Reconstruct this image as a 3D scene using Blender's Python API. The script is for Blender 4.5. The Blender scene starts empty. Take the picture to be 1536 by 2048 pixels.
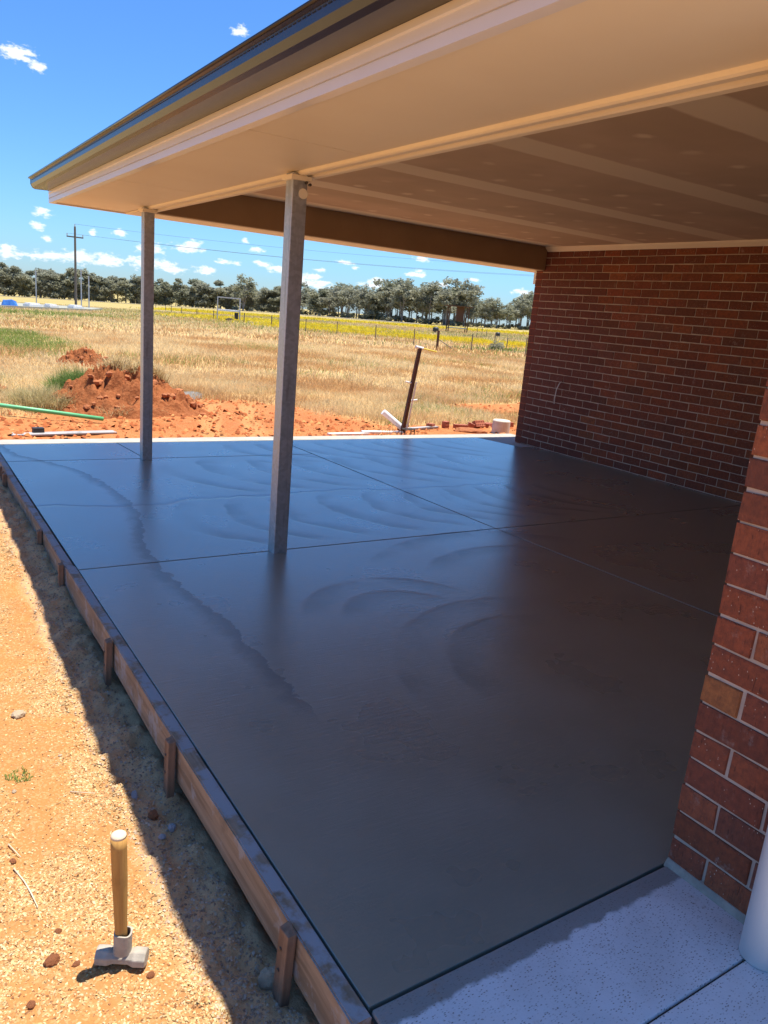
import bpy, bmesh, math, random
import numpy as np
from mathutils import Vector, Matrix

R = math.radians
scene = bpy.context.scene
col = scene.collection
random.seed(7)
rng = np.random.default_rng(11)

# ------------------------------------------------------------------ camera
CAM = Vector((-0.8008, -1.0923, 1.4757))
YAW, PITCH, ROLL, FPX = 0.5911, -0.2481, 0.0890, 1522.26
fwd = Vector((math.sin(YAW)*math.cos(PITCH), math.cos(YAW)*math.cos(PITCH), math.sin(PITCH)))
rgt = Vector((math.cos(YAW), -math.sin(YAW), 0)); upv = rgt.cross(fwd)
rr = rgt*math.cos(ROLL) + upv*math.sin(ROLL); uu = -rgt*math.sin(ROLL) + upv*math.cos(ROLL)
cd = bpy.data.cameras.new('camera'); cam = bpy.data.objects.new('camera', cd); col.objects.link(cam)
cam.matrix_world = Matrix(((rr.x, uu.x, -fwd.x, CAM.x), (rr.y, uu.y, -fwd.y, CAM.y), (rr.z, uu.z, -fwd.z, CAM.z), (0, 0, 0, 1)))
cd.sensor_fit = 'HORIZONTAL'; cd.sensor_width = 36; cd.lens = FPX*36/1536
cd.shift_x = -6.88/1536; cd.shift_y = -5.79/1536
cd.clip_start = 0.05; cd.clip_end = 6000
scene.camera = cam

# ------------------------------------------------------------------ sun, sky, exposure
SUN_TO = Vector((0.215, -0.012, 1.0)).normalized()          # towards the sun
sd = bpy.data.lights.new('sun', 'SUN'); sd.energy = 3.15; sd.angle = R(0.53); sd.color = (1.0, 0.95, 0.86)
sun = bpy.data.objects.new('sun', sd); col.objects.link(sun)
sun.rotation_euler = SUN_TO.to_track_quat('Z', 'Y').to_euler()
EXPOSURE = 1.45
vs = scene.view_settings
vs.view_transform = 'Standard'; vs.look = 'None'; vs.exposure = EXPOSURE; vs.gamma = 1.0; vs.use_curve_mapping = False
scene.cycles.use_denoising = True
scene.cycles.max_bounces = 8; scene.cycles.diffuse_bounces = 5; scene.cycles.transparent_max_bounces = 6

world = bpy.data.worlds.new('World'); scene.world = world; world.use_nodes = True
wt = world.node_tree; wn = wt.nodes; wl = wt.links; wn.clear()
def wnode(t, **k):
    n = wn.new(t)
    for a, b in k.items(): setattr(n, a, b)
    return n
def wmath(op, a, b=None, c=None, clamp=False):
    n = wnode('ShaderNodeMath', operation=op, use_clamp=clamp)
    for i, v in enumerate((a, b, c)):
        if v is None: continue
        if isinstance(v, (int, float)): n.inputs[i].default_value = v
        else: wl.new(v, n.inputs[i])
    return n.outputs[0]
sky = wnode('ShaderNodeTexSky', sky_type='NISHITA', sun_disc=False)
sky.sun_elevation = math.asin(SUN_TO.z); sky.sun_rotation = math.atan2(SUN_TO.x, SUN_TO.y)
sky.altitude = 200; sky.air_density = 1.0; sky.dust_density = 0.8; sky.ozone_density = 3.0
tc = wnode('ShaderNodeTexCoord'); sep = wnode('ShaderNodeSeparateXYZ'); wl.new(tc.outputs['Generated'], sep.inputs[0])
az = wmath('MULTIPLY', wmath('ARCTAN2', sep.outputs[0], sep.outputs[1]), 180/math.pi)
el = wmath('MULTIPLY', wmath('ARCSINE', sep.outputs[2]), 180/math.pi)
comb = wnode('ShaderNodeCombineXYZ'); wl.new(az, comb.inputs[0]); wl.new(el, comb.inputs[1])
CLOUDS = [(7.9, 13.3, 1.3, 0.55), (9.0, 12.85, 0.7, 0.4), (21.33, 16.72, 0.68, 0.38), (9.13, 4.51, 0.75, 0.34), (8.81, 3.65, 0.53, 0.34),
  (9.39, 2.92, 0.38, 0.26), (13.87, 3.78, 0.53, 0.3), (12.15, 3.64, 0.34, 0.23), (7.02, 2.16, 0.56, 0.3), (7.15, 1.74, 1.13, 0.38),
  (9.37, 1.85, 1.88, 0.38), (11.35, 1.97, 1.51, 0.53), (13.08, 1.99, 1.32, 0.53), (15.81, 3.02, 1.13, 0.49), (15.49, 2.08, 1.69, 0.53),
  (16.81, 2.05, 1.13, 0.38), (18.3, 3.3, 1.3, 0.36), (18.6, 3.6, 0.75, 0.38), (19.5, 1.98, 0.94, 0.38), (17.48, 1.78, 1.13, 0.3), (20.78, 2.67, 0.6, 0.23),
  (21.71, 2.63, 0.38, 0.19), (22.17, 4.18, 0.34, 0.23), (23.06, 3.66, 0.6, 0.26), (23.45, 2.79, 0.83, 0.23), (24.69, 2.47, 1.13, 0.3),
  (26.51, 1.78, 1.13, 0.38), (27.52, 2.73, 0.56, 0.19), (27.58, 1.77, 1.13, 0.45), (26.84, 2.15, 0.94, 0.38), (29.27, 3.4, 0.83, 0.19),
  (30.08, 3.13, 0.3, 0.15), (31.4, 2.05, 1.15, 0.3), (31.7, 2.35, 0.7, 0.32), (34.78, 4.12, 0.83, 0.23), (34.41, 3.05, 0.85, 0.24), (34.6, 3.25, 0.5, 0.22), (36.39, 2.46, 0.83, 0.3),
  (36.26, 1.93, 0.75, 0.3), (38.6, 2.99, 0.49, 0.19), (42.13, 2.42, 0.83, 0.3), (38.83, 1.62, 0.56, 0.23)]
crs = random.Random(5)                                    # the same kind of small cumulus goes on all round the horizon
for k in range(13):
    CLOUDS.append((52 + k*24.0 + crs.uniform(-4, 4), crs.uniform(1.7, 4.5), crs.uniform(1.4, 4.0), crs.uniform(.3, .6)))
acc = None
for (a, e, w, h) in CLOUDS:
    n = wnode('ShaderNodeVectorMath', operation='MULTIPLY_ADD')
    wl.new(comb.outputs[0], n.inputs[0])
    aa = a if a <= 180 else a - 360
    n.inputs[1].default_value = (1/w, 1/h, 0); n.inputs[2].default_value = (-aa/w, -e/h, 0)
    l = wnode('ShaderNodeVectorMath', operation='LENGTH'); wl.new(n.outputs[0], l.inputs[0])
    acc = l.outputs['Value'] if acc is None else wmath('MINIMUM', acc, l.outputs['Value'])
mp = wnode('ShaderNodeVectorMath', operation='MULTIPLY'); wl.new(comb.outputs[0], mp.inputs[0]); mp.inputs[1].default_value = (1.0, 1.9, 1)
nz = wnode('ShaderNodeTexNoise'); nz.inputs['Scale'].default_value = 1.7; nz.inputs['Detail'].default_value = 7; nz.inputs['Roughness'].default_value = .62
wl.new(mp.outputs[0], nz.inputs['Vector'])
dens = wmath('ADD', wmath('SUBTRACT', 1.0, acc), wmath('MULTIPLY', wmath('SUBTRACT', nz.outputs['Fac'], 0.5), 2.6))
mr = wnode('ShaderNodeMapRange', interpolation_type='SMOOTHSTEP'); mr.inputs['From Min'].default_value = .0; mr.inputs['From Max'].default_value = .75
wl.new(dens, mr.inputs['Value'])
hz = wnode('ShaderNodeMapRange', interpolation_type='SMOOTHSTEP'); hz.inputs['From Min'].default_value = 2.6; hz.inputs['From Max'].default_value = -1.0
hz.inputs['To Max'].default_value = 0.22
wl.new(el, hz.inputs['Value'])                             # thin distant haze low on the horizon, the same all round
cmask = wmath('MAXIMUM', wmath('MULTIPLY', mr.outputs[0], 0.93), hz.outputs[0])
hs = wnode('ShaderNodeHueSaturation'); hs.inputs['Saturation'].default_value = 1.12; hs.inputs['Value'].default_value = 1.0
wl.new(sky.outputs[0], hs.inputs['Color'])
tint = wnode('ShaderNodeMix', data_type='RGBA', blend_type='MULTIPLY'); tint.inputs[0].default_value = 1; wl.new(hs.outputs[0], tint.inputs[6]); tint.inputs[7].default_value = (.47, .71, 1.0, 1)
mixc = wnode('ShaderNodeMix', data_type='RGBA'); wl.new(cmask, mixc.inputs[0]); wl.new(tint.outputs[2], mixc.inputs[6])
mixc.inputs[7].default_value = (5.6, 5.8, 6.1, 1)
bg = wnode('ShaderNodeBackground'); bg.inputs['Strength'].default_value = 0.076; wl.new(mixc.outputs[2], bg.inputs[0])
wo = wnode('ShaderNodeOutputWorld'); wl.new(bg.outputs[0], wo.inputs[0])

# ------------------------------------------------------------------ numpy noise
_T = rng.random((256, 256))
def vnoise(x, y, s=0):
    x = np.asarray(x, float) + s*17.13; y = np.asarray(y, float) + s*9.71
    xi = np.floor(x).astype(int); yi = np.floor(y).astype(int); fx = x-xi; fy = y-yi
    fx = fx*fx*(3-2*fx); fy = fy*fy*(3-2*fy)
    g = lambda a, b: _T[(xi+a) & 255, (yi+b) & 255]
    return (g(0, 0)*(1-fx)+g(1, 0)*fx)*(1-fy) + (g(0, 1)*(1-fx)+g(1, 1)*fx)*fy
def fbm(x, y, o=4, s=0):
    v = 0; a = .5; t = 0
    for k in range(o): v = v + a*vnoise(x*2**k, y*2**k, s+k); t += a; a *= .5
    return v/t
def sst(a, b, x):
    t = np.clip((np.asarray(x, float)-a)/(b-a), 0, 1); return t*t*(3-2*t)

# ------------------------------------------------------------------ mesh helpers
class MB:
    def __init__(s): s.v = []; s.f = []
    def box(s, x0, x1, y0, y1, z0, z1, M=None):
        b = len(s.v)
        for p in ((x0,y0,z0),(x1,y0,z0),(x1,y1,z0),(x0,y1,z0),(x0,y0,z1),(x1,y0,z1),(x1,y1,z1),(x0,y1,z1)):
            s.v.append(tuple(M @ Vector(p)) if M else p)
        for q in ((3,2,1,0),(4,5,6,7),(0,1,5,4),(1,2,6,5),(2,3,7,6),(3,0,4,7)): s.f.append(tuple(b+i for i in q))
        return s
    def prism_y(s, prof, y0, y1, cap=True):                # prof: list of (x, z), closed, extruded along y
        b = len(s.v); n = len(prof)
        for y in (y0, y1):
            for x, z in prof: s.v.append((x, y, z))
        for i in range(n): s.f.append((b+i, b+(i+1) % n, b+n+(i+1) % n, b+n+i))
        if cap: s.f.append(tuple(b+i for i in reversed(range(n)))); s.f.append(tuple(b+n+i for i in range(n)))
        return s
    def prism_x(s, prof, x0, x1):                          # prof: (y, z)
        b = len(s.v); n = len(prof)
        for x in (x0, x1):
            for y, z in prof: s.v.append((x, y, z))
        for i in range(n): s.f.append((b+i, b+n+i, b+n+(i+1) % n, b+(i+1) % n))
        s.f.append(tuple(b+i for i in range(n))); s.f.append(tuple(b+n+i for i in reversed(range(n))))
        return s
    def tube(s, pts, rad, n=10, cap=True):
        pts = [Vector(p) for p in pts]
        rad = rad if isinstance(rad, (list, tuple)) else [rad]*len(pts)
        b = len(s.v); t0 = (pts[1]-pts[0]).normalized()
        a = t0.orthogonal().normalized()
        for i, p in enumerate(pts):
            t = (pts[min(i+1, len(pts)-1)]-pts[max(i-1, 0)]).normalized()
            a = (a - t*a.dot(t)).normalized(); c = t.cross(a)
            for k in range(n):
                q = p + (a*math.cos(2*math.pi*k/n) + c*math.sin(2*math.pi*k/n))*rad[i]; s.v.append(tuple(q))
        for i in range(len(pts)-1):
            for k in range(n):
                s.f.append((b+i*n+k, b+i*n+(k+1) % n, b+(i+1)*n+(k+1) % n, b+(i+1)*n+k))
        if cap:
            s.f.append(tuple(b+k for k in reversed(range(n)))); s.f.append(tuple(b+(len(pts)-1)*n+k for k in range(n)))
        return s
    def mesh(s, name, m=None):
        me = bpy.data.meshes.new(name); me.from_pydata(s.v, [], s.f); me.update()
        if m: me.materials.append(m)
        return me
    def build(s, name, m, parent=None, bevel=0, smooth=False, seg=2, weld=False):
        me = s.mesh(name, m)
        if bevel or weld:
            bm = bmesh.new(); bm.from_mesh(me)
            if bevel: bmesh.ops.bevel(bm, geom=[e for e in bm.edges], offset=bevel, segments=seg, affect='EDGES', profile=.6, clamp_overlap=True)
            bm.to_mesh(me); bm.free()
        return link(name, me, parent, smooth)
def link(name, me, parent=None, smooth=False):
    o = bpy.data.objects.new(name, me); col.objects.link(o)
    if parent: o.parent = parent
    if smooth: me.polygons.foreach_set('use_smooth', [True]*len(me.polygons))
    return o
def empty(name, label, cat, loc=(0, 0, 0), group=None, rz=0):
    o = bpy.data.objects.new(name, None); col.objects.link(o); o.location = loc; o.rotation_euler.z = rz
    o.empty_display_size = .1
    return tag(o, label, cat, group)
def tag(o, label=None, cat=None, group=None, kind=None):
    for k, v in (('label', label), ('category', cat), ('group', group), ('kind', kind)):
        if v: o[k] = v
    return o
def np_mesh(name, V, F, m, colors=None, smooth=False):
    V = np.asarray(V, np.float32); F = np.asarray(F, np.int32); k = F.shape[1]
    me = bpy.data.meshes.new(name); me.vertices.add(len(V)); me.vertices.foreach_set('co', V.ravel())
    me.loops.add(F.size); me.loops.foreach_set('vertex_index', F.ravel())
    me.polygons.add(len(F)); me.polygons.foreach_set('loop_start', np.arange(0, F.size, k, dtype=np.int32))
    try: me.polygons.foreach_set('loop_total', np.full(len(F), k, np.int32))
    except Exception: pass
    if colors is not None:
        at = me.color_attributes.new('Col', 'FLOAT_COLOR', 'POINT')
        c = np.ones((len(V), 4), np.float32); c[:, :3] = colors; at.data.foreach_set('color', c.ravel())
    if smooth: me.polygons.foreach_set('use_smooth', np.ones(len(F), bool))
    me.materials.append(m); me.update(calc_edges=True); me.validate()
    return me

# ------------------------------------------------------------------ material helpers
class NT:
    def __init__(s, name):
        s.m = bpy.data.materials.new(name); s.m.use_nodes = True; s.t = s.m.node_tree
        s.b = s.t.nodes['Principled BSDF']; s.o = s.t.nodes['Material Output']
    def n(s, t, **k):
        x = s.t.nodes.new(t)
        for a, b in k.items(): setattr(x, a, b)
        return x
    def put(s, sock, v):
        if v is None: return
        if isinstance(v, (int, float)): sock.default_value = v
        elif isinstance(v, tuple): sock.default_value = v if len(v) != 3 or sock.type == 'VECTOR' else (*v, 1)
        else: s.t.links.new(v, sock)
    def math(s, op, a, b=None, c=None, clamp=False):
        x = s.n('ShaderNodeMath', operation=op, use_clamp=clamp)
        for i, v in enumerate((a, b, c)): s.put(x.inputs[i], v)
        return x.outputs[0]
    def mix(s, f, a, b, blend='MIX'):
        x = s.n('ShaderNodeMix', data_type='RGBA', blend_type=blend)
        s.put(x.inputs[0], f); s.put(x.inputs[6], a); s.put(x.inputs[7], b); return x.outputs[2]
    def noise(s, vec, sc, det=4, ro=.55, dist=0):
        x = s.n('ShaderNodeTexNoise'); s.put(x.inputs['Vector'], vec); x.inputs['Scale'].default_value = sc
        x.inputs['Detail'].default_value = det; x.inputs['Roughness'].default_value = ro; x.inputs['Distortion'].default_value = dist
        return x.outputs['Fac']
    def voro(s, vec, sc, out='Distance', feat='F1'):
        x = s.n('ShaderNodeTexVoronoi', feature=feat); s.put(x.inputs['Vector'], vec); x.inputs['Scale'].default_value = sc
        return x.outputs[out]
    def ramp(s, v, a, b, lo=0., hi=1.):
        x = s.n('ShaderNodeMapRange', interpolation_type='SMOOTHSTEP'); s.put(x.inputs['Value'], v)
        x.inputs['From Min'].default_value = a; x.inputs['From Max'].default_value = b
        x.inputs['To Min'].default_value = lo; x.inputs['To Max'].default_value = hi; return x.outputs[0]
    def pos(s): return s.n('ShaderNodeNewGeometry').outputs['Position']
    def obj(s): return s.n('ShaderNodeTexCoord').outputs['Object']
    def xyz(s, v):
        x = s.n('ShaderNodeSeparateXYZ'); s.put(x.inputs[0], v); return x.outputs
    def scale(s, v, k):
        x = s.n('ShaderNodeVectorMath', operation='MULTIPLY'); s.put(x.inputs[0], v); x.inputs[1].default_value = k; return x.outputs[0]
    def rnd(s): return s.n('ShaderNodeObjectInfo').outputs['Random']
    def bump(s, h, strength=.5, dist=.01, nrm=None):
        x = s.n('ShaderNodeBump'); x.inputs['Strength'].default_value = strength; x.inputs['Distance'].default_value = dist
        s.put(x.inputs['Height'], h); s.put(x.inputs['Normal'], nrm); return x.outputs[0]
    def set(s, **k):
        nm = dict(base='Base Color', rough='Roughness', metal='Metallic', ior='IOR', normal='Normal', coat='Coat Weight', spec='Specular IOR Level', croug='Coat Roughness')
        for a, v in k.items(): s.put(s.b.inputs[nm[a]], v)
        return s.m
def plain(name, c1, c2, rough=.7, sc=8, bump=.2, dist=.004, bsc=60, metal=0, world_pos=False, spec=.5):
    t = NT(name); v = t.pos() if world_pos else t.obj()
    f = t.ramp(t.noise(v, sc, 5), .3, .7)
    return t.set(base=t.mix(f, c1, c2), rough=rough, metal=metal, spec=spec, normal=t.bump(t.noise(v, bsc, 3), bump, dist))

M = {}
# soil: colours come from the sheet's own soil map ('Col'), grain from noise
t = NT('soil'); v = t.pos()
at = t.n('ShaderNodeVertexColor', layer_name='Col').outputs['Color']
g1 = t.noise(v, 9, 6, .6); g2 = t.noise(v, 70, 4, .7); vo = t.voro(v, 150, 'Color')
vx = t.xyz(vo)[0]
c = t.mix(t.ramp(g1, .35, .68, 0, .55), at, t.mix(.5, at, (.50, .20, .065)))
c = t.mix(t.ramp(vx, .55, .95, 0, .45), c, t.mix(.55, c, (.66, .48, .25)))
c = t.mix(t.ramp(g2, .56, .75, 0, .45), c, t.mix(.6, c, (.10, .05, .02)))
M['soil'] = t.set(base=c, rough=.95, spec=.15, normal=t.bump(t.math('ADD', g2, t.math('MULTIPLY', vx, .35)), .7, .008))
# wet slab
t = NT('wet_concrete'); v = t.pos(); x, y, z = t.xyz(v)
fc = t.n('ShaderNodeFloatCurve'); t.put(fc.inputs['Value'], t.math('DIVIDE', y, 8.0))
TIDE = [(0, .52), (1.13, .47), (1.71, .48), (2.16, .47), (2.65, .43), (3.18, .43), (3.8, .55), (4.39, .62), (5.32, .54), (5.86, .33), (6.4, .1), (8, 0)]
cu = fc.mapping.curves[0]
while len(cu.points) < len(TIDE): cu.points.new(.5, .5)
for p, (a, b) in zip(cu.points, TIDE): p.location = (a/8, b)
fc.mapping.update()
wob = t.math('ADD', t.math('MULTIPLY', t.math('SUBTRACT', t.noise(v, 7, 5, .65), .5), .15), t.math('MULTIPLY', t.math('SUBTRACT', t.noise(v, 60, 3, .6), .5), .03))
d1 = t.math('ADD', t.math('SUBTRACT', x, fc.outputs[0]), wob)
line1 = t.math('MULTIPLY', t.ramp(d1, -.11, .0, 0, 1), t.ramp(d1, 0.0, .010, 1, 0))
line1 = t.math('MULTIPLY', line1, t.ramp(y, 1.05, 1.3))
side1 = t.ramp(d1, -.012, .012)
hy = t.math('ADD', t.math('SUBTRACT', y, 4.36), t.math('MULTIPLY', t.math('SUBTRACT', t.noise(v, 1.3, 3), .5), .5))
line2 = t.math('MULTIPLY', t.math('MULTIPLY', t.ramp(hy, -.012, .004), t.ramp(hy, .004, .06, 1, 0)), t.ramp(x, 4.0, 4.2, 1, 0))
# swept trowel arcs: sharp on one side, fading on the other
warp = t.math('MULTIPLY', t.math('SUBTRACT', t.noise(v, 1.5, 3), .5), .30)
def edge(sv, fade=.60): return t.math('MULTIPLY', t.ramp(sv, 0, .085), t.ramp(sv, fade, .05))
def band(y0, y1, x0, x1, bow, per, ph, sgn):
    yn = t.math('DIVIDE', t.math('SUBTRACT', y, y0), y1-y0)
    q = t.math('SUBTRACT', yn, .5)
    u = t.math('ADD', t.math('ADD', x, warp), t.math('MULTIPLY', t.math('MULTIPLY', q, q), bow))
    u = t.math('ADD', u, t.math('MULTIPLY', q, sgn))
    w = edge(t.math('FRACT', t.math('ADD', t.math('DIVIDE', u, per), ph)))
    w = t.math('MULTIPLY', w, t.math('MULTIPLY', t.ramp(yn, 0, .12), t.ramp(yn, 1.0, .86)))
    w = t.math('MULTIPLY', w, t.math('MULTIPLY', t.ramp(x, x0, x0+.25), t.ramp(x, x1, x1-.5)))
    return w
def rings(cx, cy, radii, a0, a1):
    dx = t.math('SUBTRACT', x, cx); dy = t.math('SUBTRACT', y, cy)
    rd = t.math('SQRT', t.math('ADD', t.math('MULTIPLY', dx, dx), t.math('MULTIPLY', dy, dy)))
    rd = t.math('ADD', rd, t.math('MULTIPLY', warp, .35)); an = t.math('ARCTAN2', dy, dx); out = None
    for r_ in radii:
        d = t.math('SUBTRACT', r_, rd); w = t.math('MULTIPLY', t.ramp(d, -.022, .02), t.ramp(d, .22, .02))
        out = w if out is None else t.math('MAXIMUM', out, w)
    return t.math('MULTIPLY', out, t.math('MULTIPLY', t.ramp(an, a0, a0+.5), t.ramp(an, a1, a1-.5)))
sweep = band(3.1, 4.35, .75, 3.4, -1.3, .40, .1, .25)
for w in (band(4.42, 5.85, 1.1, 4.9, -1.2, .46, .55, .55), band(5.5, 6.6, 2.0, 5.4, -.9, .38, .3, .6), band(3.15, 4.3, 3.0, 4.8, -1.1, .36, .7, .5), rings(1.35, 1.83, (.56, .36), .2, 2.9), rings(1.8, 1.0, (.91, .66), 1.1, 3.3), rings(2.5, 1.9, (1.15, .8), .6, 2.6)):
    sweep = t.math('MAXIMUM', sweep, w)
sweep = t.math('MULTIPLY', t.math('MULTIPLY', sweep, side1), t.math('MULTIPLY', t.ramp(t.noise(v, 2.3, 3), .30, .55, .2, 1), t.ramp(y, 1.6, 3.2, .75, 1)))
fine = t.noise(t.scale(v, (11, 80, 10)), 1, 4, .6)
grit = t.noise(v, 160, 3, .6)
big = t.noise(v, 1.6, 4, .55)
bc = t.mix(t.ramp(big, .3, .7), (.175, .192, .150), (.215, .232, .184))
bc = t.mix(t.math('MULTIPLY', sweep, .70), bc, (.080, .086, .070))
bc = t.mix(t.math('MULTIPLY', t.math('MAXIMUM', line1, line2), .55), bc, (.060, .062, .058))
h = t.math('ADD', t.math('MULTIPLY', fine, .26), t.math('ADD', t.math('MULTIPLY', sweep, -.28), t.math('MULTIPLY', t.math('ADD', t.math('MULTIPLY', line1, .25), line2), -.5)))
h = t.math('ADD', h, t.math('MULTIPLY', grit, .10))
nr = t.bump(h, .55, .008)
ro = t.math('ADD', t.math('ADD', t.ramp(big, .3, .75, .26, .36), t.math('MULTIPLY', sweep, .14)), t.math('MULTIPLY', line1, .25))
M['wet'] = t.set(base=bc, rough=ro, ior=1.9, coat=1.0, croug=.24, normal=nr)
t.b.inputs['Specular Tint'].default_value = (.42, .52, .60, 1)
t.b.inputs['Coat IOR'].default_value = 1.35; t.t.links.new(nr, t.b.inputs['Coat Normal'])
# dry concrete path
t = NT('dry_concrete'); v = t.pos(); x, y, z = t.xyz(v)
vw = t.scale(v, (1, 2.4, 1)); sp = t.voro(vw, 105, 'Distance'); sc_ = t.xyz(t.voro(vw, 105, 'Color'))[0]
bc = t.mix(t.ramp(t.noise(v, 5, 5), .3, .7), (.58, .57, .55), (.68, .67, .65))
bc = t.mix(t.math('MULTIPLY', t.ramp(sp, .18, .42, .95, 0), t.math('MULTIPLY', t.ramp(sc_, .3, .6), t.ramp(t.noise(v, 18, 3), .3, .6, .35, 1))), bc, (.20, .17, .14))
wet = t.math('MULTIPLY', t.ramp(t.math('ADD', y, t.math('MULTIPLY', t.noise(v, 16, 4), .05)), -.045, -.03), t.ramp(y, .2, .1))
bc = t.mix(t.math('MULTIPLY', wet, .8), bc, (.16, .145, .115))
st = t.ramp(t.noise(v, 9, 5, .75), .58, .74)
bc = t.mix(t.math('MULTIPLY', st, .5), bc, (.30, .17, .09))
M['path'] = t.set(base=bc, rough=.8, normal=t.bump(t.noise(v, 130, 4, .7), .35, .004))
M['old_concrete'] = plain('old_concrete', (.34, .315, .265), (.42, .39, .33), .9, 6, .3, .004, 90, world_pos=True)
M['joint'] = plain('joint_dark', (.012, .012, .012), (.03, .028, .025), .9)
# brick and mortar
t = NT('brick'); v = t.n('ShaderNodeNewGeometry').outputs['Position']; oi = t.n('ShaderNodeObjectInfo')
bcol = oi.outputs['Color']
gr = t.noise(v, 45, 5, .65); sp = t.voro(t.scale(v, (1, 1, .6)), 130, 'Distance'); sr = t.xyz(t.voro(t.scale(v, (1, 1, .6)), 130, 'Color'))[0]
c = t.mix(t.ramp(gr, .32, .68, 0, .75), bcol, t.mix(.6, bcol, (.075, .035, .028)))
c = t.mix(t.math('MULTIPLY', t.ramp(sp, .10, .22, 1, 0), t.ramp(sr, .86, .9)), c, (.62, .48, .36))
streak = t.noise(t.scale(v, (150, 150, 26)), 1, 3, .6)
c = t.mix(t.ramp(streak, .60, .72, 0, .6), c, (.045, .02, .015))
c = t.mix(t.ramp(t.noise(v, 13, 5, .7), .60, .74, 0, .38), c, (.42, .34, .28))
M['brick'] = t.set(base=c, rough=.85, spec=.25, normal=t.bump(t.math('ADD', gr, t.math('MULTIPLY', streak, -1.1)), .85, .006))
M['mortar'] = plain('mortar', (.46, .37, .29), (.57, .47, .37), .95, 14, .5, .003, 220, world_pos=True)
# painted cream trim, galvanised steel, gutter steel
t = NT('cream_paint'); v = t.pos()
M['cream'] = t.set(base=t.mix(t.ramp(t.noise(v, 1.6, 4), .3, .7), (.83, .72, .54), (.86, .76, .58)), rough=.55, spec=.35, normal=t.bump(t.noise(v, 40, 3), .05, .002))
t = NT('fascia_skylit_paint'); v = t.pos()
M['fascia'] = t.set(base=t.mix(t.ramp(t.noise(v, 2, 4), .3, .7), (.70, .66, .62), (.74, .70, .66)), rough=.3, spec=.5)  # cream shifted to neutral, putting the sky's reflection into the colour
M['beam'] = plain('beam_shaded_brown', (.30, .20, .11), (.34, .23, .13), .6, 3, .1, world_pos=True)  # brown carries the shade on the beam's inner face
t = NT('galvanised'); v = t.obj()
gv = t.xyz(t.voro(v, 55, 'Color'))[0]; ln = t.noise(t.scale(v, (30, 30, 2)), 1, 4, .6)
c = t.mix(gv, (.40, .41, .42), (.52, .53, .55)); c = t.mix(t.ramp(ln, .55, .75, 0, .6), c, (.24, .22, .20))
M['galv'] = t.set(base=c, rough=t.math('ADD', t.math('MULTIPLY', gv, .15), .42), metal=.75)
t = NT('gutter_steel'); v = t.pos()
M['gutter'] = t.set(base=t.mix(t.ramp(t.noise(v, 6, 3), .3, .7), (.022, .017, .013), (.032, .025, .019)), rough=.25, spec=.5)
M['slot'] = plain('slot_dark', (.01, .01, .01), (.02, .018, .015), .8)
M['roof'] = plain('roof_steel', (.10, .085, .07), (.13, .11, .09), .45)
# plasterboard with stopped joints (strips along x at the sheet joins, dabs over the screws)
t = NT('plasterboard'); v = t.pos(); x, y, z = t.xyz(v)
py = t.math('DIVIDE', t.math('SUBTRACT', y, 0.02), 1.2); fy = t.math('FRACT', t.math('ADD', py, .5))
ds = t.math('MULTIPLY', t.math('ABSOLUTE', t.math('SUBTRACT', fy, .5)), 1.2)
ds = t.math('ADD', ds, t.math('MULTIPLY', t.math('SUBTRACT', t.noise(v, 5, 3), .5), .03))
strip = t.ramp(ds, .155, .125)
fx2 = t.math('FRACT', t.math('DIVIDE', t.math('SUBTRACT', x, 2.25), .42)); rowy = t.math('FRACT', py)
dab = None
for ry in (.46, .77):
    ax = t.math('MULTIPLY', t.math('SUBTRACT', fx2, .5), .42); ay = t.math('MULTIPLY', t.math('SUBTRACT', rowy, ry), 1.2)
    ay = t.math('ADD', ay, t.math('MULTIPLY', t.math('SUBTRACT', t.noise(v, 2.3, 1), .5), .16))
    dd = t.math('SQRT', t.math('ADD', t.math('MULTIPLY', ax, ax), t.math('MULTIPLY', ay, ay)))
    dd = t.math('ADD', dd, t.math('MULTIPLY', t.math('SUBTRACT', t.noise(v, 22, 3), .5), .05))
    w = t.math('MULTIPLY', t.ramp(dd, .070, .015), t.ramp(t.noise(v, 1.7, 1), .35, .6, .25, 1)); dab = w if dab is None else t.math('MAXIMUM', dab, w)
smear = t.ramp(t.noise(t.scale(v, (1.0, 4.5, 1)), 1.3, 3), .42, .62, 0, .28)
pb = t.mix(t.ramp(t.noise(v, 1.4, 3), .3, .7), (.64, .49, .35), (.54, .41, .29))
pb = t.mix(smear, pb, (.58, .44, .29)); pb = t.mix(t.math('MULTIPLY', strip, .9), pb, (.80, .69, .52)); pb = t.mix(t.math('MULTIPLY', dab, .95), pb, (.78, .66, .50))
M['plaster'] = t.set(base=pb, rough=.85, spec=.2)
# timber, cement-smeared timber
def wood(name, c1, c2, axis, smear=False, sc=1):
    t = NT(name); v = t.obj()
    k = {'x': (2, 34, 34), 'y': (34, 2, 34), 'z': (34, 34, 2)}[axis]
    n1 = t.noise(t.scale(v, tuple(a*sc for a in k)), 1, 5, .6, .6); n2 = t.noise(v, 9, 4, .6)
    c = t.mix(t.ramp(n1, .3, .7), c1, c2); c = t.mix(t.ramp(n2, .5, .72, 0, .6), c, tuple(a*.45 for a in c1))
    if smear:
        up = t.xyz(t.n('ShaderNodeNewGeometry').outputs['Normal'])[2]; w = t.pos()
        sm = t.math('MULTIPLY', t.ramp(up, .6, .9), t.ramp(t.noise(w, 8, 5, .6), .40, .52))
        sm = t.math('MAXIMUM', sm, t.ramp(t.noise(w, 11, 5, .65), .52, .64, 0, .75))
        c = t.mix(sm, c, (.33, .32, .31))
    return t.set(base=c, rough=.8, spec=.25, normal=t.bump(n1, .5, .003))
M['form'] = wood('form_timber', (.36, .26, .17), (.21, .145, .09), 'y', True)
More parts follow.
